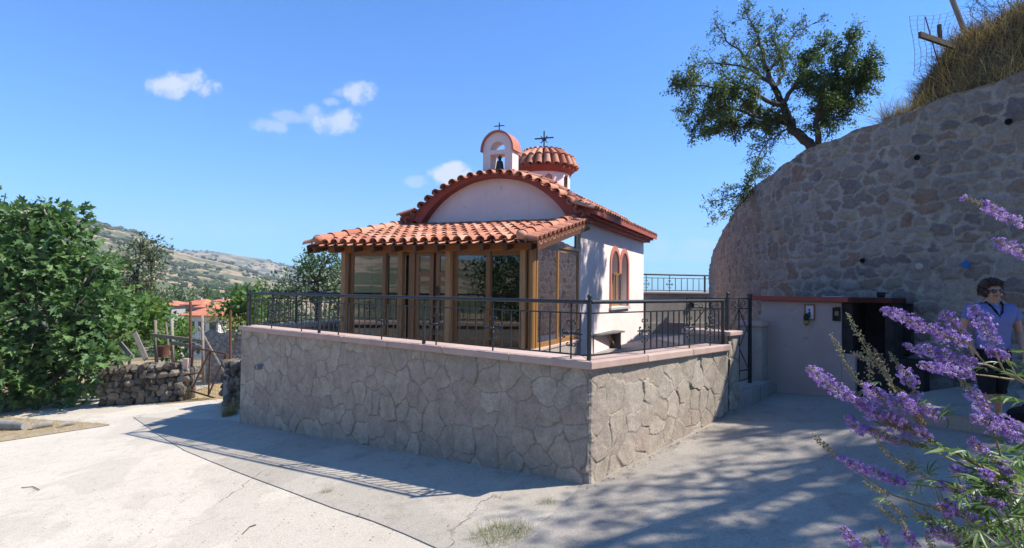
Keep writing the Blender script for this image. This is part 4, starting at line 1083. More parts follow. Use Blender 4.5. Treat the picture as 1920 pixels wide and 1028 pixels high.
# steel plate leaning on the wall
w0, wn_ = wall_pt(1640, 600, .10); w1, _ = wall_pt(1684, 600, .06)
sp_ = thing('steel_plate', 'black steel oven door plate leaning against the stone wall beside the oven', 'plate', (w0 + w1) / 2 - Z_ * .6)
za, zb_ = at(1660, 655, w0.y).z, at(1660, 572, w0.y).z
dw = (w1 - w0).normalized(); nn = Vector((wn_.x, wn_.y, 0))
q0 = Vector((w0.x, w0.y, 0)); q1 = Vector((w1.x, w1.y, 0))
mb = MB(); mb.hexa([q0 + nn * .10 + Z_ * za, q1 + nn * .10 + Z_ * za, q1 + nn * .08 + Z_ * za, q0 + nn * .08 + Z_ * za, q0 + Z_ * zb_, q1 + Z_ * zb_, q1 - nn * .02 + Z_ * zb_, q0 - nn * .02 + Z_ * zb_]); mb.build('sheet', M['blackplate'], sp_, bevel=.004)
mb = MB(); m_ = (q0 + q1) / 2 + nn * .07 + Z_ * (za * .5 + zb_ * .5); mb.tube([m_ - dw * .07, m_ - dw * .06 + nn * .05, m_ + dw * .06 + nn * .05, m_ + dw * .07], .009, 8); mb.build('handle', M['iron'], sp_)
mb = MB(); obox(mb, t3 - .05, t3 + .5, .16, .55, -2.2, -1.02); tag(mb.build('hearth_block', M['soot']), 'low blackened masonry block under the leaning steel plate', 'block')
# two little framed pictures and a lamp
def picture(name, label, px0, py0, px1, py1, m_frame, m_pic, art):
    r0 = _t(px0); r1 = _t(px1); dd = OP((r0 + r1) / 2, 0, 0).y
    z1 = at((px0 + px1) / 2, py0, dd).z; z0 = at((px0 + px1) / 2, py1, dd).z
    rt = thing(name, label, 'picture', OP((r0 + r1) / 2, 0, z0)); f = .018
    mb = MB(); obox(mb, r0, r0 + f, -.03, -.001, z0, z1); obox(mb, r1 - f, r1, -.03, -.001, z0, z1); obox(mb, r0 + f, r1 - f, -.029, -.001, z0, z0 + f); obox(mb, r0 + f, r1 - f, -.029, -.001, z1 - f, z1); mb.build('frame', m_frame, rt)
    mb = MB(); obox(mb, r0 + f, r1 - f, -.016, -.002, z0 + f, z1 - f); mb.build('panel', m_pic, rt)
    return rt, r0, r1, z0, z1
M['paper'] = mat_plain('pale_print', (.42, .42, .46), (.66, .66, .70), 30, .6, .05, .001, 80, .3)
M['ink'] = mat_plain('dark_ink', (.03, .03, .04), (.09, .09, .11), 30, .7, .05, .001, 80, .3)
M['olivepic'] = mat_plain('green_gold_print', (.10, .11, .05), (.28, .25, .12), 40, .6, .05, .001, 80, .3)
rt, r0, r1, z0, z1 = picture('framed_picture', 'brown framed pale picture hanging on the pink oven wall above a small lamp', 1509, 571, 1528, 600, M['beam'], M['paper'], 0)
mb = MB(); cx = (r0 + r1) / 2; mb.ball(OP(cx, -.017, z0 + .17), .022, 10, (1, .3, 1.15)); mb.ball(OP(cx + .005, -.016, z0 + .09), .045, 10, (1, .25, 1.2)); mb.ball(OP(cx - .025, -.018, z0 + .10), .018, 8, (1, .4, 1.2)); mb.build('figure', M['ink'], rt, True)
rt, r0, r1, z0, z1 = picture('framed_picture', 'small dark framed green and gold picture near the black firing hole', 1561.5, 577, 1576, 602, M['soot'], M['soot'], 0)
mb = MB(); obox(mb, r0 + .03, r1 - .025, -.02, -.0165, z0 + .09, z1 - .06); mb.build('print', M['olivepic'], rt)
mb = MB(); 
for k in range(5): mb.ball(OP(r0 + .04 + k * .02, -.03, z1 - .005 + .014 * (k % 2)), .013, 6)
M['plumflower'] = mat_plain('dried_flower', (.14, .04, .08), (.22, .07, .11), 40, .8, .1, .002, 60, .1)
mb.build('dried_flowers', M['plumflower'], rt)
lp = OP(_t(1515), -.09, at(1515, 604, 9.7).z)
lt_ = thing('oil_lamp', 'tiny brass hanging oil lamp below the brown framed picture', 'lamp', lp)
M['brass'] = mat_plain('aged_brass', (.25, .17, .05), (.40, .29, .10), 20, .4, .2, .002, 60, .5, .8)
mb = MB(); mb.lathe(lp, [(.005, -.06), (.03, -.04), (.045, .0), (.04, .02), (.025, .03)], 14); mb.build('bowl', M['brass'], lt_, True)
mb = MB(); mb.lathe(lp, [(.03, .03), (.042, .06), (.042, .10), (.03, .13), (.01, .15)], 14); mb.build('shade', M['soot'], lt_, True)
mb = MB(); mb.bar(lp + Z_ * .08, lp + Z_ * .08 - no_ * .10, .012, .012); mb.build('bracket', M['brass'], lt_)
# odds and ends on the slab
q = OP(_t(1545), .45, -.052)
sc_ = thing('tray', 'small chipped white tray lying on the red oven slab', 'tray', q)
mb = MB(); mb.box(-.16, .16, -.05, .05, 0, .012, lambda a, b, c: q + do * a + no_ * b + Z_ * c); mb.box(-.16, -.15, -.05, .05, .012, .03, lambda a, b, c: q + do * a + no_ * b + Z_ * c); mb.box(.15, .16, -.05, .05, .012, .03, lambda a, b, c: q + do * a + no_ * b + Z_ * c); mb.build('tray_body', M['whitewash'], sc_)
q = OP(_t(1640), .35, -.052)
pt = thing('pot', 'small black pot on the sooty end of the oven slab', 'pot', q)
mb = MB(); mb.lathe(q, [(.01, 0), (.05, 0), (.065, .05), (.06, .09), (.052, .09), (.05, .02)], 16); mb.build('pot_body', M['soot'], pt, True)
mb = MB(); mb.tube([q + do * .06 + Z_ * .07, q + do * .11 + Z_ * .08], .008, 6); mb.build('handle', M['iron'], pt)

# bench by the chapel wall
bA = at(1108, 622, 14.2); bB = at(1172, 622, 15.9)
bA.z = bB.z = 0; bd = (bB - bA).normalized(); bn = Vector((bd.y, -bd.x, 0))
bn = bn if bn.x > 0 else -bn
be = thing('bench', 'weathered grey slab bench standing by the white chapel wall', 'bench', (bA + bB) / 2 + Z_ * ZFL)
M['benchgrey'] = mat_plain('grey_bench_paint', (.10, .10, .095), (.19, .185, .175), 6, .85, .3, .004, 40, .2)
zs = ZFL + .44
mb = MB(); mb.hexa([p + Z_ * z for z in (zs, zs + .05) for p in (bA, bB, bB - bn * .40, bA - bn * .40)]); mb.build('seat', M['benchgrey'], be, bevel=.008)
for t, sg in ((.22, 1), ((bB - bA).length - .22, -1)):
    p = bA + bd * t - bn * .03
    mb = MB(); mb.hexa([p + bd * -.025 + Z_ * ZFL, p + bd * .025 + Z_ * ZFL, p + bd * .025 - bn * .34 + Z_ * ZFL, p + bd * -.025 - bn * .34 + Z_ * ZFL, p + bd * -.025 + Z_ * (zs - .001), p + bd * .025 + Z_ * (zs - .001), p + bd * .025 - bn * .34 + Z_ * (zs - .001), p - bd * .025 - bn * .34 + Z_ * (zs - .001)]); mb.build('leg', M['benchgrey'], be)
    mb = MB(); mb.bar(p + Z_ * (ZFL + .06) - bn * .17 , p + bd * sg * .42 - bn * .17 + Z_ * zs, .04, .05); mb.build('brace', M['oak'], be)

# ------------------------------------------------------------------ bank behind the retaining wall
bp_px = [(1490, 292, 0), (1560, 262, .02), (1600, 250, .1), (1640, 226, .28), (1680, 196, .5), (1715, 150, .9), (1760, 95, 1.3), (1810, 62, 1.5), (1860, 38, 1.55), (1920, 2, 1.7), (2060, -60, 1.9), (2250, -90, 2.0), (2600, -90, 2.0), (3200, -90, 2)]
nb = 15
sB = np.interp([b[0] for b in bp_px], [w[0] for w in wp], segl)
rows_ = []
for i, s in enumerate(SGR):
    cz = np.interp(s, sB, [at(b[0], b[1], np.interp(b[0], [w[0] for w in wp], [w[1] for w in wp]) + 1.3).z for b in bp_px])
    if s < sB[1]: cz = zt_[i] + .05
    row = []
    for j in range(nb):
        t = j / (nb - 1); o_ = .30 + t * 7.0
        u = sstep(0, 1.75, o_ - .3)
        z = zt_[i] - .12 + max(0, cz - zt_[i] + .12) * (1 - (1 - u) ** 1.6) - max(0, o_ - 2.2) * .10 - .9 * sstep(2.5, 6, o_) * (s < sB[2])
        z += (fbm(X[i] * 2 + o_, Y[i] * 2, 3, 3) - .45) * .35 * u
        row.append((X[i] - NX[i] * o_, Y[i] - NY[i] * o_, z))
    rows_.append(row)
Vb = np.array(rows_); nu = len(SGR); idx = np.arange(nu * nb).reshape(nu, nb)
M['soil'] = mat_plain('dry_soil', (.075, .05, .032), (.17, .115, .07), 3, .95, .8, .03, 25, .05)
mb = MB(); mb.add(Vb.reshape(-1, 3), np.stack([idx[:-1, :-1], idx[1:, :-1], idx[1:, 1:], idx[:-1, 1:]], -1).reshape(-1, 4))
tag(mb.build('bank', M['soil'], None, True), kind='structure')
def bank_pts(n, s0, s1, o0, o1):
    s = rng.uniform(s0, s1, n); o_ = rng.uniform(o0, o1, n)
    i = np.interp(s, SGR, np.arange(nu)); j = np.clip((o_ - .3) / 7.0 * (nb - 1), 0, nb - 1.001)
    i0 = np.clip(i.astype(int), 0, nu - 2); j0 = j.astype(int); fi = (i - i0)[:, None]; fj = (j - j0)[:, None]
    return (Vb[i0, j0] * (1 - fi) + Vb[i0 + 1, j0] * fi) * (1 - fj) + (Vb[i0, j0 + 1] * (1 - fi) + Vb[i0 + 1, j0 + 1] * fi) * fj
# blade template: 3 segments, bent
def blade_tpl(bend, w=.03):
    v = []; 
    for k, t in enumerate((0, .4, .75, 1.0)):
        ww = w * (1 - t * .85); v += [(-ww, bend * t * t, t), (ww, bend * t * t, t)]
    return v, [(0, 1, 3, 2), (2, 3, 5, 4), (4, 5, 7, 6)]
def grass(name, m, P, h, lean=.5, label=None, cat=None, w=.03, kind='stuff', bias=(0, 0, 0)):
    mb = MB(); P = np.asarray(P); k = 4
    for j in range(k):
        p = P[j::k]; tv, tf = blade_tpl([.15, .4, .7, 1.0][j], w)
        d = rng.normal(size=p.shape) * lean + np.array([0, 0, 1.]) + np.array(bias); d[:, 2] = np.abs(d[:, 2]) + .15
        mb.inst(tv, tf, p, d, h * rng.uniform(.5, 1.3, len(p)))
    o = mb.build(name, m); tag(o, label, cat, kind=kind); return o
sW = lambda px: np.interp(px, [w[0] for w in wp], segl)
P = np.concatenate([bank_pts(9000, sW(1690), sW(2100), .32, 2.6), bank_pts(2500, sW(1740), sW(2050), 1.0, 2.2)])
P = P[fbm(P[:, 0] * 3, P[:, 1] * 3, 8, 3) + .2 * rng.random(len(P)) > .53]
grass('dry_grass', M['straw_brown'], P, .27, 1.15, 'tangled brown dry grass on the bank above the stone wall', 'dry grass', .020, bias=(-.25, -.35, 0))
P = bank_pts(3600, sW(1700), sW(2000), .30, 1.5)
grass('dead_weeds', M['straw'], P, .30, .9, 'pale dead weeds along the head of the retaining wall', 'weeds', .015, bias=(-.2, -.3, 0))
P = bank_pts(1500, sW(1500), sW(1720), .26, .9)
grass('straw_fringe', M['straw'], P, .20, .6, 'short pale straw along the sloping top of the wall under the tree', 'dry grass', .014)
# one round clump of straw in front of the bank
def tuft(label, px, py, s, n, h, m, w=.02, lean=.5, cat='grass tuft', name='grass_tuft', spread=.15, at_p=None, group=None):
    p0 = at_p if at_p is not None else ground_hit(px, py)
    a = rng.uniform(0, 2 * math.pi, n); r = spread * np.sqrt(rng.random(n))
    x = p0.x + r * np.cos(a) * s[0]; y = p0.y + r * np.sin(a) * s[1]
    z = G(x, y) if at_p is None else np.full(n, p0.z)
    o = grass(name, m, np.stack([x, y, z], -1), h, lean, label, cat, w, kind='thing')
    if group: o['group'] = group
    return o
cp, n_ = wall_pt(1672, 222, -.45)
tuft('round clump of pale straw at the foot of the brown bank, on the wall head', 0, 0, (1, 1), 700, .42, M['straw'], .012, .55, name='straw_clump', cat='straw clump', spread=.24, at_p=Vector((cp.x, cp.y, np.interp(sW(1672), SGR, zt_) - .02)))

# wire mesh, post, board, stake on the bank
M['wire'] = mat_plain('galvanised_wire', (.10, .10, .10), (.19, .185, .18), 20, .5, .1, .001, 60, .4, .5)
wm = thing('wire_mesh', 'sagging sheet of wire mesh standing on top of the dry bank', 'wire mesh', at(1750, 120, 10.2))
mb = MB(); mcol = []
c00, c10, c01, c11 = at(1716, 140, 9.7), at(1795, 95, 10.6), at(1712, 32, 9.5), at(1830, 15, 10.9)
def mp(u, v):
    p = (c00 * (1 - u) + c10 * u) * (1 - v) + (c01 * (1 - u) + c11 * u) * v
    return p + Vector((math.sin(v * 5 + u * 3), math.cos(u * 6), math.sin(u * 7 + v * 2))) * .035
for i in range(11): mb.tube([mp(i / 10 + random.uniform(-.012, .012), v) for v in np.linspace(0, 1, 9)], .0035, 4)
for j in range(13): mb.tube([mp(u, j / 12 + random.uniform(-.01, .01)) for u in np.linspace(0, 1, 9)], .0035, 4)
mb.build('mesh_sheet', M['wire'], wm)
mb = MB(); mb.tube([at(1735, 32, 9.9), at(1768, 150, 10.0)], .011, 6); mb.build('stake', M['rust'], wm)
mb = MB(); mb.bar(at(1781, -12, 10.2), at(1809, 60, 10.25), .075, .05); tag(mb.build('timber_post', M['greywood'], bevel=.006), 'leaning weathered timber post above the wire mesh', 'post')
mb = MB(); mb.bar(at(1724, 65, 9.55), at(1790, 88, 9.9), .05, .10); tag(mb.build('old_board', M['oldwood'], bevel=.006), 'grey board sticking out sideways from the bank through the wire mesh', 'board')
mb = MB(); mb.bar(at(1761, 46, 9.9), at(1763, 75, 9.9), .055, .05); tag(mb.build('timber_stub', M['oldwood'], bevel=.006), 'short dark upright stub of timber behind the protruding board', 'stub')
# dry twiggy bush on top right
def twigs(mb, p, d, L, r, depth, spread=.7, tips=None, n=3, curl=.3, taper=.65, minr=.002):
    pts = [p]; q = p; dd = d.normalized(); k = 4
    for i in range(k):
        dd = (dd + Vector(rng.normal(size=3)) * curl * .35).normalized(); q = q + dd * (L / k); pts.append(q)
    mb.tube(pts, list(np.linspace(r, max(r * taper, minr), k + 1)), 5 if r < .02 else 8, caps=False)
    if depth == 0:
        if tips is not None: tips.append((pts[-1], dd)); tips.append((pts[-2], dd)); tips.append((pts[2], dd))
        return
    for i in range(n):
        j = 1 + int((i + 1) * k / (n + .01)); j = min(j, k)
        nd = (dd + Vector(rng.normal(size=3)) * spread).normalized()
        twigs(mb, pts[j], nd, L * rng.uniform(.55, .8), max(r * taper * .8, minr), depth - 1, spread, tips, n, curl, taper, minr)
mb = MB()
for px, py in ((1850, 55), (1880, 45), (1912, 30), (1935, 22)):
    p = at(px, py, 10.6)
    for k in range(3): twigs(mb, p, Vector((random.uniform(-.8, .5), random.uniform(-.4, .2), .7)), .42, .008, 3, .8)
tag(mb.build('dead_bush', M['bark']), 'leafless grey twiggy bush on the crest of the dry bank', 'bush')
# ------------------------------------------------------------------ foliage helpers
LEAF = ([(0, 0, 0), (.26, .07, .42), (0, 0, 1), (-.26, .07, .42)], [(0, 1, 2), (0, 2, 3)])
NARROW = ([(0, 0, 0), (.13, .04, .35), (.11, .03, .7), (0, -.04, 1), (-.11, .03, .7), (-.13, .04, .35)], [(0, 1, 2, 3), (0, 3, 4, 5)])
_o = [(0, 0, 0), (.25, .05, .08), (.45, .1, .30), (.22, .03, .42), (.40, .09, .78), (.13, .02, .68), (0, -.06, 1.05), (-.13, .02, .68), (-.40, .09, .78), (-.22, .03, .42), (-.45, .1, .30), (-.25, .05, .08)]
LOBED = (_o + [(0, -.03, .40)], [(12, i, (i + 1) % 12) for i in range(12)])
HEART = ([(0, 0, 0), (.38, .08, -.08), (.46, .1, .30), (.22, .03, .75), (0, -.05, 1.05), (-.22, .03, .75), (-.46, .1, .30), (-.38, .08, -.08), (0, -.02, .35)], [(8, i, (i + 1) % 8) for i in range(8)])
def leaves_at(mb, tpl, P, out, size, droop=.0, upw=1.2, rnd=None):
    n = len(P); d = np.asarray(out) + rng.normal(size=(n, 3)) * .8; d[:, 2] -= droop
    upv = rng.normal(size=(n, 3)) * .55 + np.array([0, 0, upw])
    mb.inst(tpl[0], tpl[1], P, d, size * (.45 + .95 * rng.random(n) ** 1.4), rnd, up=upv)
def lump_pts(c, rad, nclump, per, rc, hollow=.45):
    v = rng.normal(size=(nclump, 3)); v /= np.linalg.norm(v, axis=1, keepdims=True)
    rr = (hollow + (1 - hollow) * rng.random(nclump) ** .6)[:, None] * (1 + .18 * rng.normal(size=(nclump, 1)))
    cc = np.asarray(c) + v * rr * np.asarray(rad)
    q = rng.normal(size=(nclump, per, 3)); q /= np.linalg.norm(q, axis=2, keepdims=True)
    q = q * (rng.random((nclump, per, 1)) ** .5) * (rc * rng.uniform(.6, 1.4, (nclump, 1, 1)))
    P = cc[:, None] + q; out = q / (np.linalg.norm(q, axis=2, keepdims=True) + 1e-6) * .8 + v[:, None] * .7
    tint = np.repeat(rng.random(nclump), per) * .45 + rng.random(nclump * per) * .55
    return P.reshape(-1, 3), out.reshape(-1, 3), tint, cc
def tree(name, label, cat, lumps, base, m, tpl, size, per, dens, rc, bark, trunk_r=.12, droop=.1, group=None, limbs=14, hollow=.45):
    base = Vector(base); root = thing(name, label, cat, base, group)
    mb = MB(); tb = MB(); cs = []
    for (c, rad) in lumps:
        vol = rad[0] * rad[1] + rad[1] * rad[2] + rad[0] * rad[2]
        n = max(4, int(dens * vol)); P, o, t, cc = lump_pts(c, rad, n, per, rc, hollow); leaves_at(mb, tpl, P, o, size, droop, rnd=t); cs.append((Vector(c), cc))
    mean = sum((c for c, _ in cs), Vector()) / len(cs)
    hub = base * .55 + mean * .45; hub.x = base.x * .7 + mean.x * .3; hub.y = base.y * .7 + mean.y * .3
    tb.tube([base - Z_ * .2, base * .5 + hub * .5 + Vector((.05, 0, 0)), hub], [trunk_r * 1.25, trunk_r, trunk_r * .8], 9)
    for c, cc in cs:
        tb.tube([hub, hub * .5 + c * .5 + Vector(rng.normal(size=3)) * .12, c], [trunk_r * .7, trunk_r * .5, trunk_r * .25], 7)
        for k in rng.choice(len(cc), min(limbs, len(cc)), replace=False):
            e = Vector(cc[k]); tb.tube([c * .85 + hub * .15, c * .4 + e * .6 + Vector(rng.normal(size=3)) * .08, e], [trunk_r * .3, trunk_r * .16, trunk_r * .06], 5)
    mb.build('crown', m, root); tb.build('trunk', bark, root, True)
    return root
def LP_(px, py, d, rx, ry, rd): return (at(px, py, d), (rx * d / FPX, rd, ry * d / FPX))

# tree rooted on the wall head
pear = thing('wild_pear_tree', 'leaning wild pear tree with half bare crown growing from the top of the stone wall', 'tree', at(1528, 276, 13.3))
limbs = [
 ([(1532, 280), (1508, 262), (1489, 246), (1478, 222), (1466, 196), (1452, 165)], [.10, .095, .09, .085, .07, .055], .35),
 ([(1534, 270), (1533, 240), (1536, 206), (1545, 178), (1562, 143), (1582, 110), (1597, 78)], [.06, .055, .05, .04, .03, .02, .012], 1.0),
 ([(1480, 232), (1452, 226), (1421, 221), (1380, 205), (1335, 205), (1296, 203)], [.055, .045, .035, .028, .018, .008], 1.1),
 ([(1466, 196), (1436, 190), (1400, 165), (1350, 165), (1300, 158), (1282, 153)], [.05, .04, .03, .022, .014, .006], 1.0),
 ([(1452, 165), (1440, 132), (1430, 105), (1424, 75), (1412, 48), (1398, 22)], [.055, .045, .035, .028, .018, .008], .35),
 ([(1452, 165), (1425, 140), (1403, 115), (1375, 85), (1345, 52)], [.045, .035, .028, .018, .008], .25),
 ([(1425, 140), (1390, 125), (1345, 118), (1308, 122)], [.03, .022, .014, .007], .3),
 ([(1440, 132), (1462, 105), (1480, 78), (1500, 55), (1522, 46)], [.035, .028, .02, .012, .006], .15),
 ([(1466, 196), (1490, 165), (1505, 135), (1522, 108), (1545, 85)], [.05, .04, .03, .02, .01], .9),
 ([(1490, 165), (1520, 160), (1560, 175), (1590, 168), (1622, 160)], [.03, .025, .02, .014, .007], 1.2),
 ([(1536, 206), (1565, 190), (1600, 185), (1628, 140)], [.03, .025, .016, .007], 1.2),
 ([(1545, 178), (1580, 150), (1610, 120), (1633, 118)], [.03, .022, .014, .006], 1.2),
 ([(1536, 235), (1555, 225), (1585, 215), (1600, 200)], [.025, .02, .012, .006], .8),
 ([(1480, 240), (1462, 250), (1440, 262), (1428, 285), (1422, 312), (1425, 330)], [.02, .015, .012, .009, .007, .004], .12),
 ([(1478, 222), (1440, 235), (1400, 238), (1365, 235), (1322, 245)], [.035, .028, .02, .014, .007], 1.2),
 ([(1452, 165), (1470, 140), (1465, 110), (1450, 80), (1455, 50)], [.035, .028, .02, .013, .006], .3),
 ([(1421, 221), (1385, 180), (1350, 190), (1310, 232)], [.025, .02, .013, .006], 1.1)]
mbw = MB(); tips = []
b_ = at(1532, 279, 13.4); mbw.tube([b_ - Z_ * 1.3 + Vector((.2, 0, 0)), b_ - Z_ * .4 + Vector((.06, 0, 0)), b_], [.15, .125, .11], 8)
for pts, rr, leafy in limbs:
    dv = rng.uniform(-.6, 1.6) if pts[0][0] < 1500 else rng.uniform(-.4, .6)
    W = [at(px, py, 13.4 + dv * min(1, k / 2.5) * (1 if k else 0)) for k, (px, py) in enumerate(pts)]
    # wiggle
    W2 = []; r2 = []
    for i in range(len(W) - 1):
        for q in range(3):
            t = q / 3; W2.append(W[i] * (1 - t) + W[i + 1] * t + Vector(rng.normal(size=3)) * .022 * (i + t > .3)); r2.append(rr[i] * (1 - t) + rr[i + 1] * t)
    W2.append(W[-1]); r2.append(rr[-1]); mbw.tube(W2, [q * 1.25 for q in r2], 8, caps=False)
    n0 = len(W2) // 4 if rr[0] > .04 else 1
    for i in range(n0, len(W2)):
        for q in range(3 if rr[0] < .09 else 1):
            tl = []
            dd = (W2[i] - W2[i - 1]).normalized()
            nd = (dd * .55 + Vector(rng.normal(size=3)) * .75 + Vector((-.05, 0, .05))).normalized()
            twigs(mbw, W2[i], nd, random.uniform(.18, .38), .008, 1, .75, tl, 3, .5)
            tips += [(p, d, leafy) for p, d in tl]
twp = [(W_p, d, l) for W_p, d, l in tips]
P = []; D = []
for p, d, lf in twp:
    px_n = int(rng.poisson(15 * lf))
    for k in range(px_n):
        P.append(p + Vector(rng.normal(size=3)) * .055 - d * random.uniform(0, .12)); D.append(d + Vector(rng.normal(size=3)))
mbl = MB(); tw_ = np.array([tuple(p) for p in P]); leaves_at(mbl, LEAF, tw_, np.array([tuple(d) for d in D]), .068, .1)
mbl.build('crown', M['pear'], pear); mbw.build('trunk', M['bark'], pear, True)
# shoots hanging over the wall lower down
sh = thing('hanging_shrub', 'dark green spray of shoots hanging over the wall edge below the pear tree', 'shrub', at(1402, 352, 13.0))
mbw = MB(); P = []; D = []
for (pts) in [[(1412, 345), (1390, 365), (1360, 380), (1318, 392)], [(1405, 352), (1385, 380), (1360, 400), (1332, 418)], [(1408, 348), (1395, 350), (1370, 355), (1345, 362)], [(1408, 345), (1412, 325), (1420, 310), (1424, 298)], [(1408, 350), (1400, 372), (1380, 392), (1366, 405)], [(1414, 340), (1400, 330), (1425, 325), (1440, 322)], [(1405, 350), (1380, 368), (1350, 375), (1322, 378)]]:
    W = [at(px, py, 12.9 - .2 * k) for k, (px, py) in enumerate(pts)]
    mbw.tube(W, [.014, .010, .007, .003], 5, caps=False)
    for i in range(3):
        for q in range(7):
            t = random.random(); p = W[i] * (1 - t) + W[i + 1] * t; tl = []
            twigs(mbw, p, (W[i + 1] - W[i]).normalized() + Vector(rng.normal(size=3)) * .6, .16, .004, 0, .7, tl)
            for e, d in tl:
                for k in range(5): P.append(e + Vector(rng.normal(size=3)) * .035); D.append(d)
mbl = MB(); leaves_at(mbl, LEAF, np.array([tuple(p) for p in P]), np.array([tuple(d) for d in D]), .06); mbl.build('foliage', M['pear'], sh); mbw.build('stem', M['bark'], sh, True)

# the tree beyond the frame on the right whose shade dapples the yard
tree('shade_tree', 'broad leafy tree on the bank out of frame whose shade dapples the yard', 'tree',
     [(Vector((8.6, 5.4, 5.0)), (2.2, 1.0, 1.1)), (Vector((10.4, 6.2, 5.9)), (1.7, .9, 1.0)), (Vector((7.6, 4.5, 4.6)), (1.7, 1.0, .8)), (Vector((11.0, 7.6, 6.6)), (1.2, .6, .7)), (Vector((9.6, 4.4, 5.2)), (1.8, 1.2, 1.1)), (Vector((5.6, 3.7, 6.0)), (3.2, .8, .9)), (Vector((9.0, 3.6, 7.2)), (3.0, 1.0, 1.1)), (Vector((13.0, 7.5, 6.8)), (2.0, 1.8, 1.8))],
     (11.2, 7.4, 3.0), M['elm'], LEAF, .13, 16, 12, .30, M['bark'], .2, limbs=16)
tree('sky_blocker_tree', 'wide unseen tree added over the viewpoint to block sky light from the yard', 'tree',  # added crown out of view, holds sky light off the yard corner
     [(Vector((3.5, -2.2, 6.3)), (3.4, 2.0, 1.1)), (Vector((8.5, -2.0, 6.6)), (3.2, 1.9, 1.3)), (Vector((12.5, -.5, 6.8)), (2.4, 1.0, 1.6)), (Vector((13.2, 4.6, 6.0)), (2.2, 1.4, 1.8)), (Vector((10.5, 3.9, 8.2)), (2.4, .9, .9))],
     (9.5, -3.5, -1.5), M['elm'], LEAF, .22, 16, 9, .45, M['bark'], .25, limbs=8)
for x_, y_, h_, lab in ((-4.5, -8.5, 3.6, 'unseen tall tree added behind the viewpoint on the left to block sky light'), (2.5, -9.5, 4.2, 'unseen tall tree added straight behind the viewpoint to block sky light'), (9.0, -7.5, 4.6, 'unseen tall tree added behind the viewpoint below the bank to block sky light')):  # added out of view to cut sky light on the fronts; reflected in glass
    tree('rear_blocker_tree', lab, 'tree', [(Vector((x_, y_, h_)), (3.2, 2.2, 4.2)), (Vector((x_ + 1.5, y_ + .5, h_ - 3)), (2.4, 2.0, 2.4)), (Vector((x_ - 1.2, y_ + .6, h_ + 3)), (2.2, 1.8, 2.2))], (x_, y_, -3.2), M['elm'], LEAF, .34, 15, 6, .55, M['bark'], .25, limbs=6)
# trees behind the viewpoint, seen only as reflections in the porch glass
tree('garden_tree', 'leafy tree behind the viewpoint reflected in the porch glass', 'tree', [(Vector((-11.5, -3.2, 1.2)), (2.6, 2.4, 3.0)), (Vector((-13.5, -5.5, 1.0)), (2.6, 2.4, 3.2)), (Vector((-9.0, -6.2, 2.0)), (2.6, 2.4, 3.0)), (Vector((-10, -4.5, -1.5)), (2.6, 2.4, 1.8))], (-11, -5, -3.4), M['elm'], LEAF, .26, 18, 10, .5, M['bark'], .2)

# ------------------------------------------------------------------ left side planting
fb = ground_hit(95, 752)
D0 = 17.0
tree('fig_tree', 'big dense fig tree with broad lobed leaves at the edge of the road', 'tree',
     [LP_(60, 590, D0, 130, 120, 2.0), LP_(110, 470, D0, 62, 62, 1.3), LP_(30, 480, D0 - .2, 75, 75, 1.5), LP_(108, 408, D0, 36, 22, .6), LP_(45, 425, D0, 50, 30, .8), LP_(172, 600, D0 - .3, 45, 80, 1.1), LP_(195, 690, D0 - .8, 26, 42, .6), LP_(160, 520, D0, 50, 52, 1.1), LP_(20, 690, D0 - .3, 95, 60, 1.3), LP_(-70, 560, D0, 90, 170, 2.0), LP_(125, 700, D0 - .2, 70, 45, 1.0)],
     (fb.x - .4, fb.y + 1.2, fb.z - .1), M['fig'], LOBED, .23, 17, 17, .36, M['bark_pale'], .15, .25, limbs=9, hollow=.6)
tree('almond_tree', 'tall thin leaved grey green tree standing behind the fig tree', 'tree',
     [LP_(250, 505, 27, 42, 48, 1.2), LP_(285, 475, 27, 24, 26, .7), LP_(225, 565, 27, 45, 45, 1.2), LP_(272, 560, 27, 38, 42, 1.0), LP_(268, 455, 27, 14, 14, .5)],
     tuple(at(258, 640, 27)), M['olive'], LEAF, .17, 16, 24, .36, M['bark'], .13, .15)
BV = 'climbing bean plants on the vegetable plot'
tree('bean_vine', 'lush green bean vines heaped up behind the dry stone wall', 'vine', [LP_(230, 610, 19.5, 58, 45, 1.0), LP_(265, 580, 20, 45, 32, .9)], tuple(at(240, 690, 19.5)), M['vine'], HEART, .16, 14, 22, .3, M['bark'], .04, .3)
tree('bean_vine', 'lush green bean vines climbing behind the grey wooden rail fence', 'vine', [LP_(312, 608, 22, 36, 26, .9), LP_(342, 618, 22.5, 20, 14, .8), LP_(330, 645, 21, 45, 30, .8)], tuple(at(325, 690, 21.5)), M['vine'], HEART, .15, 14, 22, .3, M['bark'], .04, .3)
tree('yellowing_shrub', 'small shrub with yellowing leaves between the fig tree and the dry stone wall', 'shrub', [LP_(207, 640, 17.2, 22, 24, .4)], tuple(at(207, 690, 17.2)), M['yellowing'], HEART, .13, 12, 40, .22, M['bark'], .03)
tree('fig_bush', 'young bright green fig bush above the whitewashed wall', 'bush', [LP_(428, 585, 21, 22, 26, .5), LP_(452, 590, 20.5, 24, 40, .6), LP_(470, 570, 21, 22, 34, .6)], tuple(at(445, 660, 20.8)), M['vine'], LOBED, .20, 12, 26, .3, M['bark'], .05)
tree('dry_creeper', 'withered brown creeper trailing over the end of the whitewashed wall', 'creeper', [LP_(412, 603, 19, 24, 16, .4), LP_(445, 625, 18.5, 14, 20, .3)], tuple(at(420, 640, 19)), M['yellowing'], LEAF, .11, 12, 36, .2, M['bark'], .03)
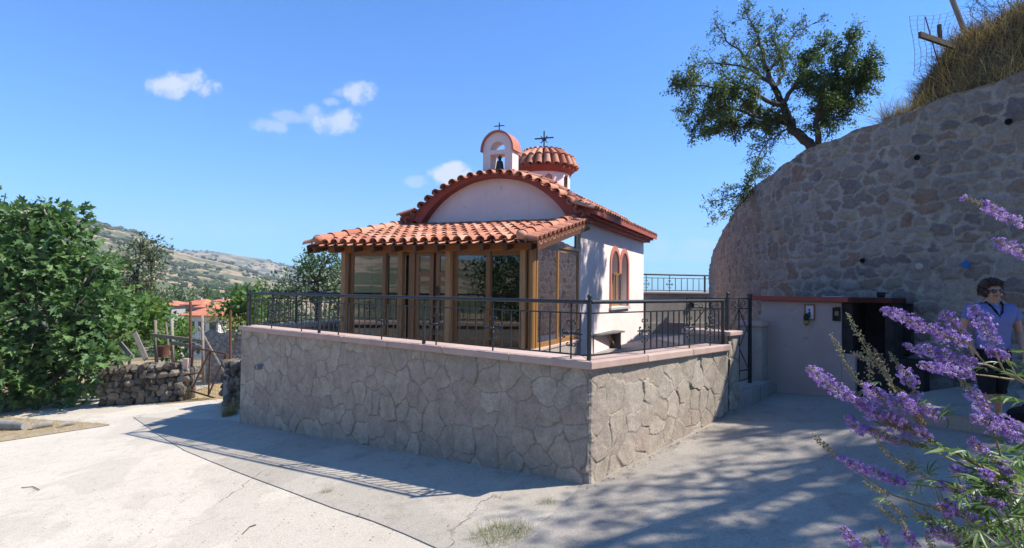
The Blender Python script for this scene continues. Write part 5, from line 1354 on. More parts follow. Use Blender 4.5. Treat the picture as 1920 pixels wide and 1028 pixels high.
tree('plum_tree', 'open leafy tree rising behind the left end of the iron railing', 'tree', [LP_(592, 520, 25, 46, 42, 1.2), LP_(610, 482, 25, 28, 18, .7), LP_(548, 545, 24.5, 40, 34, 1.0), LP_(630, 540, 25, 32, 60, 1.0), LP_(580, 495, 25, 22, 16, .6)], tuple(at(595, 620, 25)), M['elm'], LEAF, .17, 15, 24, .36, M['bark'], .12)
tree('plum_tree', 'low leafy tree just behind the corner post of the terrace railing', 'tree', [LP_(505, 565, 24, 34, 30, .9), LP_(530, 590, 23.5, 30, 26, .8), LP_(478, 590, 23, 20, 30, .7)], tuple(at(505, 640, 24)), M['elm'], LEAF, .16, 15, 26, .34, M['bark'], .09)
# dry stone wall
def stones(mb, A, B, z0f, h, thick, n, smin, smax):
    A = Vector(A); B = Vector(B); d = (B - A).normalized(); nn = Vector((d.y, -d.x, 0)); nn = nn if nn.y < 0 else -nn; L = (B - A).length
    z = 0
    while z < h:
        rowh = random.uniform(smin, smax); t = -.05
        while t < L:
            w = random.uniform(smin, smax) * random.uniform(.8, 1.7)
            hh = rowh * random.uniform(.85, 1.25)
            if z + hh * .5 > h * (.86 + .2 * vnoise(t * 1.3, 0, 5)): t += w; continue
            c = A + d * (t + w / 2) + nn * random.uniform(-.05, .05); c.z = z0f(c.x, c.y) + z + hh * .48
            m = MB(); m.ball((0, 0, 0), 1, 8); v = np.concatenate(m.V)
            v = np.sign(v) * np.abs(v) ** .5; v += (rng.random(v.shape) - .5) * .34
            Rm = Matrix.Rotation(random.uniform(-.25, .25), 3, nn)
            vv = [c + Rm @ (d * (p[0] * w * .52) + nn * (p[1] * thick * .5) + Z_ * (p[2] * hh * .54)) for p in v]
            mb.add(vv, [tuple(f) for F in m.F for f in F])
            t += w
        z += rowh * .92
gA = ground_hit(196, 760); gB = ground_hit(346, 750)
ds = thing('dry_stone_wall', 'rough dry stone field wall between the fig tree and the rusty gate', 'wall', (gA + gB) / 2)
mb = MB(); stones(mb, gA, gB, lambda x, y: float(G(x, y)) - .05, 1.12, .5, 0, .13, .27); mb.build('stones', M['dry_stone'], ds)
gm = Vector(((gB - gA).y, -(gB - gA).x, 0)).normalized(); gm = gm if gm.y > 0 else -gm
mb = MB(); wallbox(mb, gA + gm * .02, gB + gm * .02, gm, .4, -4, gA.z + .80); mb.build('core', M['soil'], ds)
pb = ground_hit(348, 750); pt_ = at(348, 672, pb.y)
mb = MB(); mb.box(pb.x - .075, pb.x + .075, pb.y - .07, pb.y + .08, pb.z - .2, pt_.z)
tag(mb.build('concrete_post', M['cap'], bevel=.015), 'stout pale concrete gatepost at the end of the dry stone wall', 'post')
r0 = ground_hit(424, 760); r1 = ground_hit(446, 768)
ds2 = thing('stone_pier', 'narrow dry stone pier between the rusty gate and the terrace wall', 'pier', (r0 + r1) / 2)
mb = MB(); stones(mb, r0 + Vector((.02, .2, 0)), r1 + Vector((.25, .1, 0)), lambda x, y: float(G(x, y)) - .05, 1.12, .5, 0, .13, .22); mb.build('stones', M['dry_stone'], ds2)
mb = MB(); mb.box(r0.x - .04, r0.x + .10, r0.y - .1, r0.y + .05, r0.z - .2, at(424, 682, r0.y).z); mb.build('end_post', M['grey_render'], ds2, bevel=.01)
# rusty field gate
fg = thing('field_gate', 'rusty iron field gate with crossed braces and wire mesh, slightly ajar', 'gate', ground_hit(392, 748))
da, db = pb.y + .05, pb.y - .25
TL, TR, BL, BR = at(362, 652, da), at(424, 664, db), at(358, 733, da), at(421, 752, db)
gp = lambda u, v: (BL * (1 - u) + BR * u) * (1 - v) + (TL * (1 - u) + TR * u) * v
mb = MB()
for a, b in (((0, 0), (1, 0)), ((0, 1), (1, 1)), ((0, 0), (0, 1)), ((1, 0), (1, 1)), ((.53, 0), (.53, 1)), ((.03, .05), (.5, .97)), ((.53, .03), (.98, .97))): mb.bar(gp(*a), gp(*b), .038, .03, up=(0, -1, 0))
mb.build('gate_frame', M['rust'], fg)
mb = MB()
for i in range(1, 22): mb.tube([gp(i / 22, 0), gp(i / 22, 1)], .0035, 4)
for i in range(1, 12): mb.tube([gp(0, i / 12), gp(1, i / 12)], .0035, 4)
mb.build('gate_mesh', M['wire'], fg)
for (px, y0, y1, dd, lab) in ((357, 566, 738, da + .05, 'tall rusty steel pole at the hinge side of the field gate'), (432, 582, 690, db - .1, 'tall rusty steel pole at the latch side of the field gate')):
    mb = MB(); mb.tube([at(px, y1 + 12, dd), at(px, y0, dd)], .035, 8); o = tag(mb.build('steel_pole', M['rust'], None, True, auto=40), lab, 'pole')
# wire fence behind, straw plot, whitewashed wall
wmesh = thing('wire_fence', 'loose wire netting strung behind the rusty field gate', 'fence', at(395, 700, 16.2))
mb = MB()
for i in range(8): mb.tube([at(358, 600 + i * 13 + 2, 15.6), at(395, 603 + i * 13 + random.uniform(-2, 2), 15.9), at(432, 604 + i * 13, 15.4)], .004, 4)
for i in range(16): x = 360 + i * 4.7; mb.tube([at(x, 600, 15.7), at(x + random.uniform(-1, 1), 695, 15.7)], .003, 4)
mb.build('netting', M['wire'], wmesh)
w0, w1 = at(379, 712, 19), at(470, 712, 18.2)
ww = thing('whitewashed_wall', 'whitewashed rough stone garden wall beyond the rusty gate', 'wall', (w0 + w1) / 2)
mb = MB(); zt0 = at(400, 622, 18.6).z
stone_patch('stone_face', [xy(w0), xy(w1)], lambda s, X, Y: np.full_like(s, w0.z - .1), lambda s, X, Y: zt0 + (vnoise(s * 2.5, s * 0, 4) - .5) * .16, 1, .03, .34, .14, .02, .02, mat_stone('whitewashed_stone', [(.42, .42, .41), (.52, .52, .51), (.46, .45, .43), (.36, .36, .35)], (.27, .27, .265), 30, 1.0, .3), ww, 15, 1.5, .03, ends=0, vj=.2, p=3.0)
mb = MB(); wallbox(mb, w0 + Vector((.02, .05, 0)), w1 + Vector((0, .05, 0)), Vector((0, 1, 0)), .3, w0.z - 1, zt0 - .1); mb.build('core', M['whitewash'], ww)
n = 2600; a = rng.random(n); b = rng.random(n)
q0, q1, q2, q3 = ground_hit(356, 750), ground_hit(432, 760), at(470, 700, 18.0), at(345, 700, 18.5)
P = np.array([tuple((q0 * (1 - u) + q1 * u) * (1 - v) + (q3 * (1 - u) + q2 * u) * v) for u, v in zip(a, b)])
P[:, 2] = G(P[:, 0], P[:, 1]) - .05
gs = np.stack(np.meshgrid(np.linspace(-9.6, -6.2, 20), np.linspace(15.25, 19.4, 20), indexing='ij'), -1)
grid_sheet('straw_ground', gs, mat_plain('straw_covered_soil', (.36, .26, .13), (.52, .39, .21), 4, .95, .8, .03, 40, .05), .01)
grass('straw_litter', M['straw'], P, .13, 1.4, 'scattered straw on the plot behind the rusty gate', 'straw', .018)
# rails, stakes, planks on the plot
fr = thing('rail_fence', 'grey weathered wooden rail fence behind the dry stone wall', 'fence', at(325, 668, 17.2))
for (px, y0, y1) in ((291, 600, 672), (322, 598, 668), (379, 592, 700)):
    mb = MB(); mb.tube([at(px + 3, y1 + 20, 17.2), at(px, y0, 17.2)], [.055, .042], 8); mb.build('post', M['greywood'], fr, True)
for a, b in (((283, 628), (380, 640)), ((322, 643), (380, 653))):
    mb = MB(); mb.bar(at(*a, 17.12), at(*b, 17.12), .05, .11); mb.build('rail', M['greywood'], fr, bevel=.01)
for k, (a, b, w, lab) in enumerate((((252, 624), (274, 674), .14, 'broad grey plank leaning on the dry stone wall beside the fig tree'), ((226, 644), (246, 668), .12, 'second old plank tilted low among the fig leaves'), ((311, 604), (318, 668), .05, 'thin crooked stick standing between the fence posts'), ((372, 612), (424, 704), .05, 'long thin stick leaning across behind the field gate'))):
    mb = MB(); A_, B_ = at(*a, 16.6 if k < 2 else 17.5), at(*b, 16.0 if k < 2 else 17.3); mb.bar(A_, B_, w, .05, up=(.3, -1, 0))
    tag(mb.build('old_plank' if k < 2 else 'wooden_stick', M['greywood'], bevel=.01), lab, 'plank' if k < 2 else 'stick')
dc = at(307, 670, 16.5)
dr = thing('rusty_bucket', 'rusty red brown metal bucket standing on the dry stone wall', 'bucket', dc)
mb = MB(); mb.lathe(dc, [(.0, .0), (.13, .0), (.16, .32), (.165, .33), (.15, .33), (.12, .02)], 16); mb.build('bucket_body', M['rust'], dr, True, auto=40)
mb = MB(); mb.tube([dc + Vector((.16 * math.cos(t), -.05 * math.sin(t) - .02, .31 - .08 * math.sin(t))) for t in np.linspace(0, math.pi, 9)], .006, 5); mb.build('handle', M['iron'], dr)

# dry grass island with logs on the road, tufts in the joints
n = 3000; u = rng.random(n); v = rng.random(n) ** .8
e0, e1, e2 = ground_hit(-40, 835), ground_hit(205, 796), ground_hit(-60, 778)
gi = np.array([tuple(e2 * (1 - a) + (e0 * (1 - b) + e1 * b) * a) for a, b in zip(np.sqrt(u), v)])
gi[:, 2] = G(gi[:, 0], gi[:, 1]) + .01
grass('dry_grass', M['straw'], gi, .10, 1.3, 'patch of flattened dry grass on the concrete at the road edge', 'dry grass', .018)
A_ = np.array([xy(e2), xy(e1)]); B_ = np.array([xy(e0), xy(ground_hit(206, 798))])
o = grid_sheet('dirt_patch', ruled(A_, B_, 40, 12), mat_plain('dusty_soil', (.30, .235, .15), (.44, .35, .23), 4, .95, .7, .02, 40, .05), .012)
for (a, b, r, lab) in (((-30, 806), (48, 806), .13, 'thick dead log lying on the dry grass patch'), ((62, 806), (100, 800), .09, 'shorter broken log lying on the dry grass patch'), ((112, 802), (140, 797), .06, 'small pale log lying at the tip of the dry grass patch')):
    p, q = ground_hit(*a), ground_hit(*b); p.z += r * .8; q.z += r * .7; m_ = (p + q) / 2 + Vector((0, 0, .02))
    mb = MB(); mb.tube([p, p * .7 + q * .3 + Z_ * .012, m_, q], [r, r * .92, r * .97, r * .8], 10); tag(mb.build('log', M['bark_pale'], None, True, auto=50), lab, 'log')
tuft('big tuft of green and straw grass at the joint crossing near the bottom', 940, 1008, (1, .8), 800, .13, M['grass_green'], .011, .9, spread=.30)
tuft('small brown weed tuft in the joint near the wall corner', 1026, 945, (1, .6), 200, .08, M['grass_green'], .010, .8, spread=.10)
tuft('small green grass tuft in the joint across the road', 612, 925, (1, .5), 110, .09, M['grass_green'], .010, .7, spread=.08)
tuft('straggling low tuft further down the same road joint', 745, 972, (1.6, .5), 120, .06, M['grass_green'], .010, .8, spread=.12)
tuft('dry low tuft beside the apron near the shadow edge', 420, 855, (1.6, .5), 120, .06, M['straw'], .012, .8, spread=.14)
tuft('clump of tall straw at the left foot of the terrace wall', 430, 778, (.6, 1), 320, .30, M['straw'], .014, .35, name='straw_clump', cat='straw clump', spread=.22)
tuft('dry weeds at the foot of the sunlit right wall face', 1200, 868, (.4, .4), 40, .05, M['straw'], .008, .8, spread=.08)
# leaves and twigs dropped on the concrete
mb = MB(); n = 420
px = np.concatenate([rng.uniform(1000, 1750, 260), rng.uniform(30, 900, 160)]); py = np.concatenate([rng.uniform(800, 1027, 260), rng.uniform(840, 1027, 160)])
Q = np.array([tuple(ground_hit(a, b)) for a, b in zip(px, py)])
for k in range(260):
    if k < 130: q = CORN + dF * random.uniform(-.1, 8) + nF * abs(random.gauss(0, .06))
    else: q = CORN + dR * random.uniform(-.1, 3.6) + nR * abs(random.gauss(0, .07))
    Q[k] = (q.x, q.y, float(G(q.x, q.y)))
Q[:, 2] += .028
d = rng.normal(size=(n, 3)); d[:, 2] *= .1; mb.inst(LEAF[0], LEAF[1], Q, d, rng.uniform(.015, .04, n), up=np.tile([[0, 0, 1.]], (n, 1)))
tag(mb.build('leaf_litter', M['straw_brown']), 'small dry fallen leaves and chips on the concrete', 'leaf litter', kind='stuff')
for (a, b, c, lab) in (((455, 1003), (468, 990), (480, 986), 'curved dark twig lying on the bright concrete near the bottom'), ((40, 916), (62, 914), (74, 920), 'thin bent straw lying on the concrete at the left'), ((222, 765), (238, 763), (248, 761), 'dry stick lying on the road by the fig tree')):
    mb = MB(); mb.tube([ground_hit(*p) + Z_ * .012 for p in (a, b, c)], .006, 5); tag(mb.build('twig', M['bark']), lab, 'twig')

# ------------------------------------------------------------------ village houses
M['house_white'] = mat_plain('house_render', (.55, .53, .49), (.66, .64, .60), 2, .9, .2, .01, 20, .1)
M['house_grey'] = mat_plain('house_block', (.30, .27, .24), (.40, .37, .33), 2, .9, .2, .01, 20, .1)
M['house_tile'] = mat_plain('house_roof_tile', (.40, .13, .07), (.56, .21, .12), 1.5, .85, .4, .05, 12, .15)
M['dark_glass'] = mat_plain('dark_window', (.02, .025, .03), (.04, .045, .05), 2, .2, .02, .01, 10, .5)
def house(label, px0, px1, ye, yr, yb, d, m, hip=True, over=.5, wins=3):
    a = at(px0, ye, d); b = at(px1, ye, d); w = b.x - a.x; dep = max(6, w * .8); ze = a.z; zr_ = at(px0, yr, d).z; zb = min(at(px0, yb, d).z, float(terrain(np.array(math.atan2(a.x, d)), np.array(math.hypot(a.x, d))))) - 1
    r = thing('house', label, 'house', ((a.x + b.x) / 2, d + dep / 2, ze - 3))
    mb = MB(); mb.box(a.x, b.x, d, d + dep, zb, ze); mb.build('wall', m, r)
    o = over; x0, x1, y0, y1 = a.x - o, b.x + o, d - o, d + dep + o; h = min(w, dep) / 2 if hip else 0
    mb = MB(); ym = (y0 + y1) / 2
    rx0, rx1 = (x0 + h, x1 - h) if hip else (x0, x1)
    if rx0 >= rx1: rx0 = rx1 = (x0 + x1) / 2
    mb.add([(x0, y0, ze), (x1, y0, ze), (x1, y1, ze), (x0, y1, ze), (rx0 - .01, ym, zr_), (rx1 + .01, ym, zr_), (x0, y0, ze - .15), (x1, y0, ze - .15), (x1, y1, ze - .15), (x0, y1, ze - .15)], [(0, 1, 5, 4), (2, 3, 4, 5), (1, 2, 5), (3, 0, 4), (6, 7, 1, 0), (7, 8, 2, 1), (8, 9, 3, 2), (9, 6, 0, 3), (6, 9, 8, 7)])
    ro = mb.build('roof', M['house_tile'], r)
    mb = MB(); cx = rx0 * .6 + rx1 * .4; mb.box(cx - .2, cx + .2, ym - .8, ym - .4, zr_ - 1, zr_ + .25); mb.build('chimney', M['house_grey'], ro)
    for k in range(wins):
        x = a.x + w * (k + .5) / wins; mb = MB(); mb.box(x - .45, x + .45, d - .03, d + .02, ze - 2.0, ze - .8); mb.build('window', M['dark_glass'], r)
house('long low village house with orange tiled roof and white wall, nearest of the roofs', 348, 410, 591, 576, 612, 72, M['house_white'], True, .6, 3)
house('village house with red hipped roof above the low white house', 348, 374, 571, 561.5, 590, 88, M['house_grey'], True, .6, 2)
house('village house with flatter red roof behind the white house at its right', 371, 398, 576, 567, 590, 84, M['house_grey'], True, .5, 2)
house('grey village house at the right end of the roofs', 395, 414, 564.5, 561, 590, 100, M['house_grey'], True, .4, 2)
house('village house with faded tiled roof left of the others, half hidden by vines', 294, 322, 572, 565, 590, 95, M['house_grey'], True, .5, 2)
# mid distance trees among the houses
for k, (px, py, d, rx, ry) in enumerate([(335, 553, 130, 26, 12), (300, 556, 120, 18, 10), (440, 560, 110, 16, 14), (455, 545, 150, 24, 10), (382, 548, 170, 20, 8), (400, 556, 140, 12, 7), (470, 560, 90, 18, 16), (420, 552, 160, 14, 8)]):
    labs = ['rounded dark tree behind the red hipped roof', 'dark tree above the faded roof', 'green tree right of the grey house', 'broad dark tree beyond the railing post', 'dark tree on the slope above the houses', 'small tree between the hipped roof and the grey house', 'green tree close behind the corner railing post', 'small dark tree on the lower slope above the grey house']
    b = at(px, py + ry * 2, d)
    tree('valley_tree', labs[k], 'tree', [LP_(px, py, d, rx, ry, rx * d / FPX * .8), LP_(px + rx * .5, py + ry * .3, d, rx * .6, ry * .7, rx * d / FPX * .5)], tuple(b), M['elm'], LEAF, .9, 14, 1.6, 1.1, M['bark'], .25, limbs=3, group='trees among the village houses')
# ------------------------------------------------------------------ raised pavement, steps, person
ZP = -1.38
mb = MB(); pp_ = [(5.05, 7.55), (5.16, 6.75), (5.42, 6.0), (5.9, 5.2), (9.5, 4.6), (9.5, 7.4), (7.4, 8.9)]
n = len(pp_); mb.add([(*p, ZP - .01) for p in pp_] + [(*p, -2.6) for p in pp_], [tuple(range(n))] + [(i, (i + 1) % n, n + (i + 1) % n, n + i) for i in range(n)])
tag(mb.build('raised_pavement', M['yard'], None, bevel=.02), kind='structure')
mb = MB()
for k in range(3):
    x0 = 6.0 + k * .42
    mb.hexa([(x, y, z) for z in (-2.4, ZP + .13 * (k + 1) - .002 * k) for x, y in ((x0, 6.55 - k * .001), (x0 + 3, 4.6), (x0 + 3, 7.0), (x0 + .75, 7.55 + k * .001))])
tag(mb.build('concrete_steps', M['yard'], None, bevel=.015), 'pale worn concrete steps rising to the right behind the woman', 'steps')
bg_ = at(1912, 778, 5.6)
mb = MB(); mb.ball(bg_ + Vector((.12, 0, 0)), .2, 14, (1.1, .8, .42)); mb.ball(bg_ + Vector((.30, .05, .03)), .2, 12, (1, .9, .5))
tag(mb.build('black_bundle', mat_plain('black_cloth', (.006, .006, .008), (.014, .014, .017), 8, .9, .5, .01, 40, .1), None, True), 'rounded black bundle at the edge of the raised pavement', 'bundle')

pfoot = Vector((at(1862, 700, 6.2).x, 6.2, ZP))
per = thing('person', 'woman in blue short sleeved top and black cropped trousers with sunglasses by the stone wall', 'person', pfoot)
yaw = R_(-12)
def PP(x, y, z): return pfoot + Vector((x * math.cos(yaw) - y * math.sin(yaw), x * math.sin(yaw) + y * math.cos(yaw), z * .95))
def skinned(name, nodes, edges, m, sub=2, root=0):
    me = bpy.data.meshes.new(name); me.from_pydata([tuple(PP(*n[0]) - pfoot) for n in nodes], edges, [])
    o = bpy.data.objects.new(name, me); C.objects.link(o); o.parent = per
    sk = o.modifiers.new('skin', 'SKIN'); sk.use_smooth_shade = True
    for i, nd in enumerate(nodes):
        r = nd[1]; me.skin_vertices[0].data[i].radius = r if isinstance(r, tuple) else (r, r)
        me.skin_vertices[0].data[i].use_root = (i == root)
    sb = o.modifiers.new('subsurf', 'SUBSURF'); sb.levels = sub; sb.render_levels = sub
    if name in ('top', 'trousers'):
        tx = bpy.data.textures.new(name + '_folds', 'CLOUDS'); tx.noise_scale = .09; dm = o.modifiers.new('folds', 'DISPLACE'); dm.texture = tx; dm.strength = .028; dm.mid_level = .5; sb.levels = sb.render_levels = 3
    me.materials.append(m); return o
M['skin'] = mat_plain('skin', (.36, .20, .14), (.43, .25, .175), 6, .5, .1, .002, 80, .35)
M['shirt'] = mat_plain('blue_jersey', (.13, .15, .33), (.17, .19, .40), 5, .9, .4, .006, 70, .1)
M['blackcloth'] = mat_plain('black_trousers', (.010, .010, .012), (.02, .02, .023), 6, .9, .3, .006, 60, .1)
M['hair'] = mat_plain('brown_hair', (.03, .015, .01), (.075, .038, .024), 25, .55, .9, .012, 60, .4)
# arms: (x sign) 1 = photo right
nodes = [((0, 0, .86), (.14, .11)), ((0, 0, 1.00), (.135, .10)), ((0, .0, 1.18), (.14, .105)), ((0, .02, 1.30), (.13, .08)), ((0, .02, 1.365), (.062, .06)), ((0, .0, 1.415), (.052, .055)), ((0, -.025, 1.455), (.058, .07)), ((0, -.02, 1.515), (.07, .085)), ((0, -.005, 1.565), (.062, .075))]
ed = [(i, i + 1) for i in range(8)]
for sx, hand in ((1, (.215, -.14, .80)), (-1, (-.225, -.07, .80))):
    b = len(nodes)
    el = (.275 * sx, .04, 1.03); wr = (hand[0] * 1.0, hand[1] + .02, .855)
    nodes += [((.17 * sx, .02, 1.305), .058), ((.235 * sx, .03, 1.20), .048), (el, .040), ((el[0] * .5 + wr[0] * .5, el[1] * .5 + wr[1] * .5 - .0, .94), .037), (wr, .025), ((hand[0], hand[1], hand[2] + .01), (.034, .018))]
    ed += [(3, b)] + [(b + i, b + i + 1) for i in range(5)]
    hb = b + 5
    for f in range(4):
        k = len(nodes); dx = (f - 1.5) * .017; ln = (.068, .08, .076, .06)[f]
        nodes += [((hand[0] + dx * .5, hand[1] + dx * .85, hand[2] - .035), .0085), ((hand[0] + dx * .5 - .01 * sx, hand[1] + dx * .85, hand[2] - .035 - ln * .55), .0075), ((hand[0] + dx * .5 - .026 * sx, hand[1] + dx * .85, hand[2] - .035 - ln * .95), .006)]
        ed += [(hb, k), (k, k + 1), (k + 1, k + 2)]
    k = len(nodes)
    nodes += [((hand[0] - .02 * sx, hand[1] - .03, hand[2] + .0), .010), ((hand[0] - .032 * sx, hand[1] - .036, hand[2] - .035), .0085)]
    ed += [(hb, k), (k, k + 1)]
for sx in (1, -1):
    b = len(nodes); fx = .085 * sx; fy = -.05 if sx < 0 else .06
    nodes += [((.085 * sx, 0, .78), .095), ((fx * .9, fy * .5 - .01, .45), .06), ((fx, fy + .01, .30), .052), ((fx, fy + .02, .09), .033), ((fx, fy, .045), (.036, .034)), ((fx + .01 * sx, fy - .13, .025), (.04, .02))]
    ed += [(0, b)] + [(b + i, b + i + 1) for i in range(5)]
skinned('body', nodes, ed, M['skin'])
sh_n = [((0, 0, .80), (.175, .13)), ((0, 0, .88), (.187, .138)), ((0, 0, 1.0), (.175, .13)), ((0, -.035, 1.15), (.178, .15)), ((0, .01, 1.285), (.155, .10)), ((0, .02, 1.345), (.085, .07))]
sh_e = [(i, i + 1) for i in range(5)]
for sx in (1, -1):
    b = len(sh_n); sh_n += [((.175 * sx, .02, 1.30), .075), ((.225 * sx, .028, 1.215), .068), ((.245 * sx, .032, 1.165), .066)]; sh_e += [(4, b), (b, b + 1), (b + 1, b + 2)]
skinned('top', sh_n, sh_e, M['shirt'])
tr_n = [((0, 0, .93), (.165, .12)), ((0, 0, .80), (.175, .135))]; tr_e = [(0, 1)]
for sx in (1, -1):
    b = len(tr_n); fx = .085 * sx; fy = -.05 if sx < 0 else .06
    tr_n += [((.088 * sx, fy * .2, .68), .105), ((fx * .9, fy * .5, .48), .083), ((fx * .95, fy * .8, .36), .075), ((fx * .95, fy * .9, .31), .074)]; tr_e += [(1, b), (b, b + 1), (b + 1, b + 2), (b + 2, b + 3)]
skinned('trousers', tr_n, tr_e, M['blackcloth'])
for sx in (1, -1):
    fx = .085 * sx; fy = -.05 if sx < 0 else .06
    mb = MB(); mb.ball(PP(fx + .006 * sx, fy - .06, .03), .1, 12, (.52, 1.35, .36)); mb.build('shoe', M['blackcloth'], per, True)
# hair, face
hc = PP(0, .012, 1.535)
mb = MB(); r_ = np.random.default_rng(3)
m = MB(); m.ball((0, 0, 0), 1, 28); v = np.concatenate(m.V)
nrm = v / np.linalg.norm(v, axis=1, keepdims=True)
wav = 1 + .07 * np.sin(nrm[:, 0] * 16 + nrm[:, 2] * 9) + .06 * (r_.random(len(v)) - .5)
v = nrm * np.array([.110, .112, .127]) * wav[:, None]
keepf = (nrm[:, 1] < -.42) & (nrm[:, 2] < .45)
v[keepf] *= np.array([.85, .45, .85])
low = nrm[:, 2] < -.35; v[low, 0] *= .96; v[low, 2] *= .85
cyw, syw = math.cos(yaw), math.sin(yaw)
vv = np.stack([hc.x + v[:, 0] * cyw - v[:, 1] * syw, hc.y + v[:, 0] * syw + v[:, 1] * cyw, hc.z - .006 + v[:, 2]], -1)
mb.add(vv, [tuple(f) for F in m.F for f in F])
for k in range(26):
    a = r_.uniform(0, 2 * math.pi); 
    if math.sin(a) < -.6: continue
    c = hc + Vector((math.cos(a) * .098, math.sin(a) * .09, r_.uniform(-.05, .08))); mb.ball(c, r_.uniform(.018, .03), 8)
for k in range(170):
    a = r_.uniform(0, 2 * math.pi); el_ = r_.uniform(-.5, 1.4)
    if math.sin(a) < -.35 and el_ < .55: continue
    n_ = Vector((math.cos(a) * math.cos(el_), math.sin(a) * math.cos(el_), math.sin(el_))); t_ = Vector((-math.sin(a), math.cos(a), 0)) * r_.choice([-1, 1])
    p = hc + Vector((n_.x * .108, n_.y * .108, n_.z * .118 - .006))
    mb.tube([p, p + n_ * .012 + t_ * .018, p + n_ * .010 + t_ * .032 - Z_ * .016, p - n_ * .004 + t_ * .036 - Z_ * .032], [.006, .006, .005, .002], 5)
mb.build('hair', M['hair'], per, True)
mb = MB()
mb.ball(PP(0, -.098, 1.492), .016, 10, (.9, 1.3, 1.5)); mb.ball(PP(0, -.108, 1.478), .015, 10, (1.15, 1, .8))
mb.ball(PP(0, -.078, 1.43), .03, 10, (1.1, .8, .7))
for sx in (1, -1): mb.ball(PP(.04 * sx, -.07, 1.472), .026, 10, (1, .8, .9)); mb.ball(PP(.084 * sx, .0, 1.50), .02, 8, (.5, .9, 1.4))
mb.build('face', M['skin'], per, True)
mb = MB(); mb.ball(PP(0, -.094, 1.452), .019, 10, (1.0, .4, .28)); mb.ball(PP(0, -.092, 1.444), .016, 10, (1.0, .45, .34)); mb.build('lips', mat_plain('lips', (.25, .08, .07), (.30, .10, .09), 20, .5, .05, .001, 60, .3), per, True)
mb = MB()
for sx in (1, -1):
    mb.ball(PP(.034 * sx, -.094, 1.508), .026, 14, (1.05, .28, .85)); mb.tube([PP(.058 * sx, -.088, 1.513), PP(.085 * sx, -.03, 1.515), PP(.084 * sx, .01, 1.508)], .0045, 6)
mb.tube([PP(-.012, -.10, 1.514), PP(.012, -.10, 1.514)], .004, 6)
mb.build('sunglasses', mat_plain('brown_lens', (.02, .01, .008), (.03, .015, .012), 5, .12, .02, .001, 50, .6), per, True)
mb = MB()
for sx in (1, -1):
    pts = [PP(.075 * sx, -.01, 1.375), PP(.06 * sx, -.075, 1.335), PP(.035 * sx, -.118, 1.27), PP(.004 * sx - .01, -.143, 1.195)]
    for a, b in zip(pts[:-1], pts[1:]): mb.bar(a, b, .012, .032, up=(0, 0, 1))
mb.build('neckline', M['blackcloth'], per, True)
mb = MB(); mb.add([tuple(PP(*p)) for p in ((-.056, -.07, 1.335), (.056, -.07, 1.335), (0.0, -.128, 1.24), (0, -.06, 1.36))], [(0, 1, 2), (0, 3, 1)]); mb.build('neck_skin', M['skin'], per)

# ------------------------------------------------------------------ flowering bush close to the viewer
bush = thing('chaste_bush', 'flowering bush with purple spikes and seed heads in front of the yard', 'bush', (2.7, 2.2, float(G(2.7, 2.2))))
FD = 1.75
M['stem'] = mat_plain('bush_stem', (.20, .165, .085), (.33, .27, .15), 20, .7, .3, .002, 90, .2)
M['petal'] = mat_leaf('purple_petal', [(.21, .09, .47), (.36, .19, .67), (.50, .31, .81), (.70, .53, .90)], .35, .6, .2)
M['calyx'] = mat_plain('grey_green_calyx', (.20, .19, .11), (.36, .33, .22), 60, .8, .3, .001, 120, .15, rndmix=.5)
M['spent'] = mat_plain('spent_calyx', (.22, .14, .07), (.36, .25, .14), 60, .8, .3, .001, 120, .15, rndmix=.5)
M['vitex'] = mat_leaf('bush_leaf', [(.06, .115, .03), (.10, .17, .045), (.15, .235, .07), (.20, .27, .10)], .35, .45, .4)
pet = []; pf = []
for k in range(5):
    a = 2 * math.pi * k / 5; ca, sa = math.cos(a), math.sin(a); L_ = 1.0 if k else 1.35
    for (r, w, z) in ((.12, .06, .35), (.55 * L_, .26, .95), (.95 * L_, .10, .80)):
        pet += [(ca * r - sa * w, sa * r + ca * w, z), (ca * r + sa * w, sa * r - ca * w, z)]
    b = k * 6; pf += [(b, b + 1, b + 3, b + 2), (b + 2, b + 3, b + 5, b + 4)]
b = len(pet); 
for k in range(5):
    a = 2 * math.pi * k / 5 + .6; pet += [(.10 * math.cos(a), .10 * math.sin(a), -.25)]
    pet += [(.15 * math.cos(a), .15 * math.sin(a), .5)]
pf += [(b + 2 * k, b + (2 * k + 2) % 10, b + (2 * k + 3) % 10, b + 2 * k + 1) for k in range(5)]
b = len(pet)
for k in range(4):
    a = 1.57 * k + .3; pet += [(.03 * math.cos(a), .03 * math.sin(a), .4), (.05 * math.cos(a + .5), .05 * math.sin(a + .5), .4), (.42 * math.cos(a), .42 * math.sin(a), 1.75)]; pf.append((b + 3 * k, b + 3 * k + 1, b + 3 * k + 2))
bud = MB(); bud.ball((0, 0, .5), .5, 6, (.75, .75, 1)); bv = np.concatenate(bud.V); bfc = [tuple(f) for F in bud.F for f in F]
def resample(W, step):
    W = [np.array(tuple(p)) for p in W]; s = np.concatenate([[0], np.cumsum([np.linalg.norm(W[i + 1] - W[i]) for i in range(len(W) - 1)])])
    t = np.arange(0, s[-1], step); return np.stack([np.interp(t, s, [w[k] for w in W]) for k in range(3)], -1), t / s[-1], s[-1]
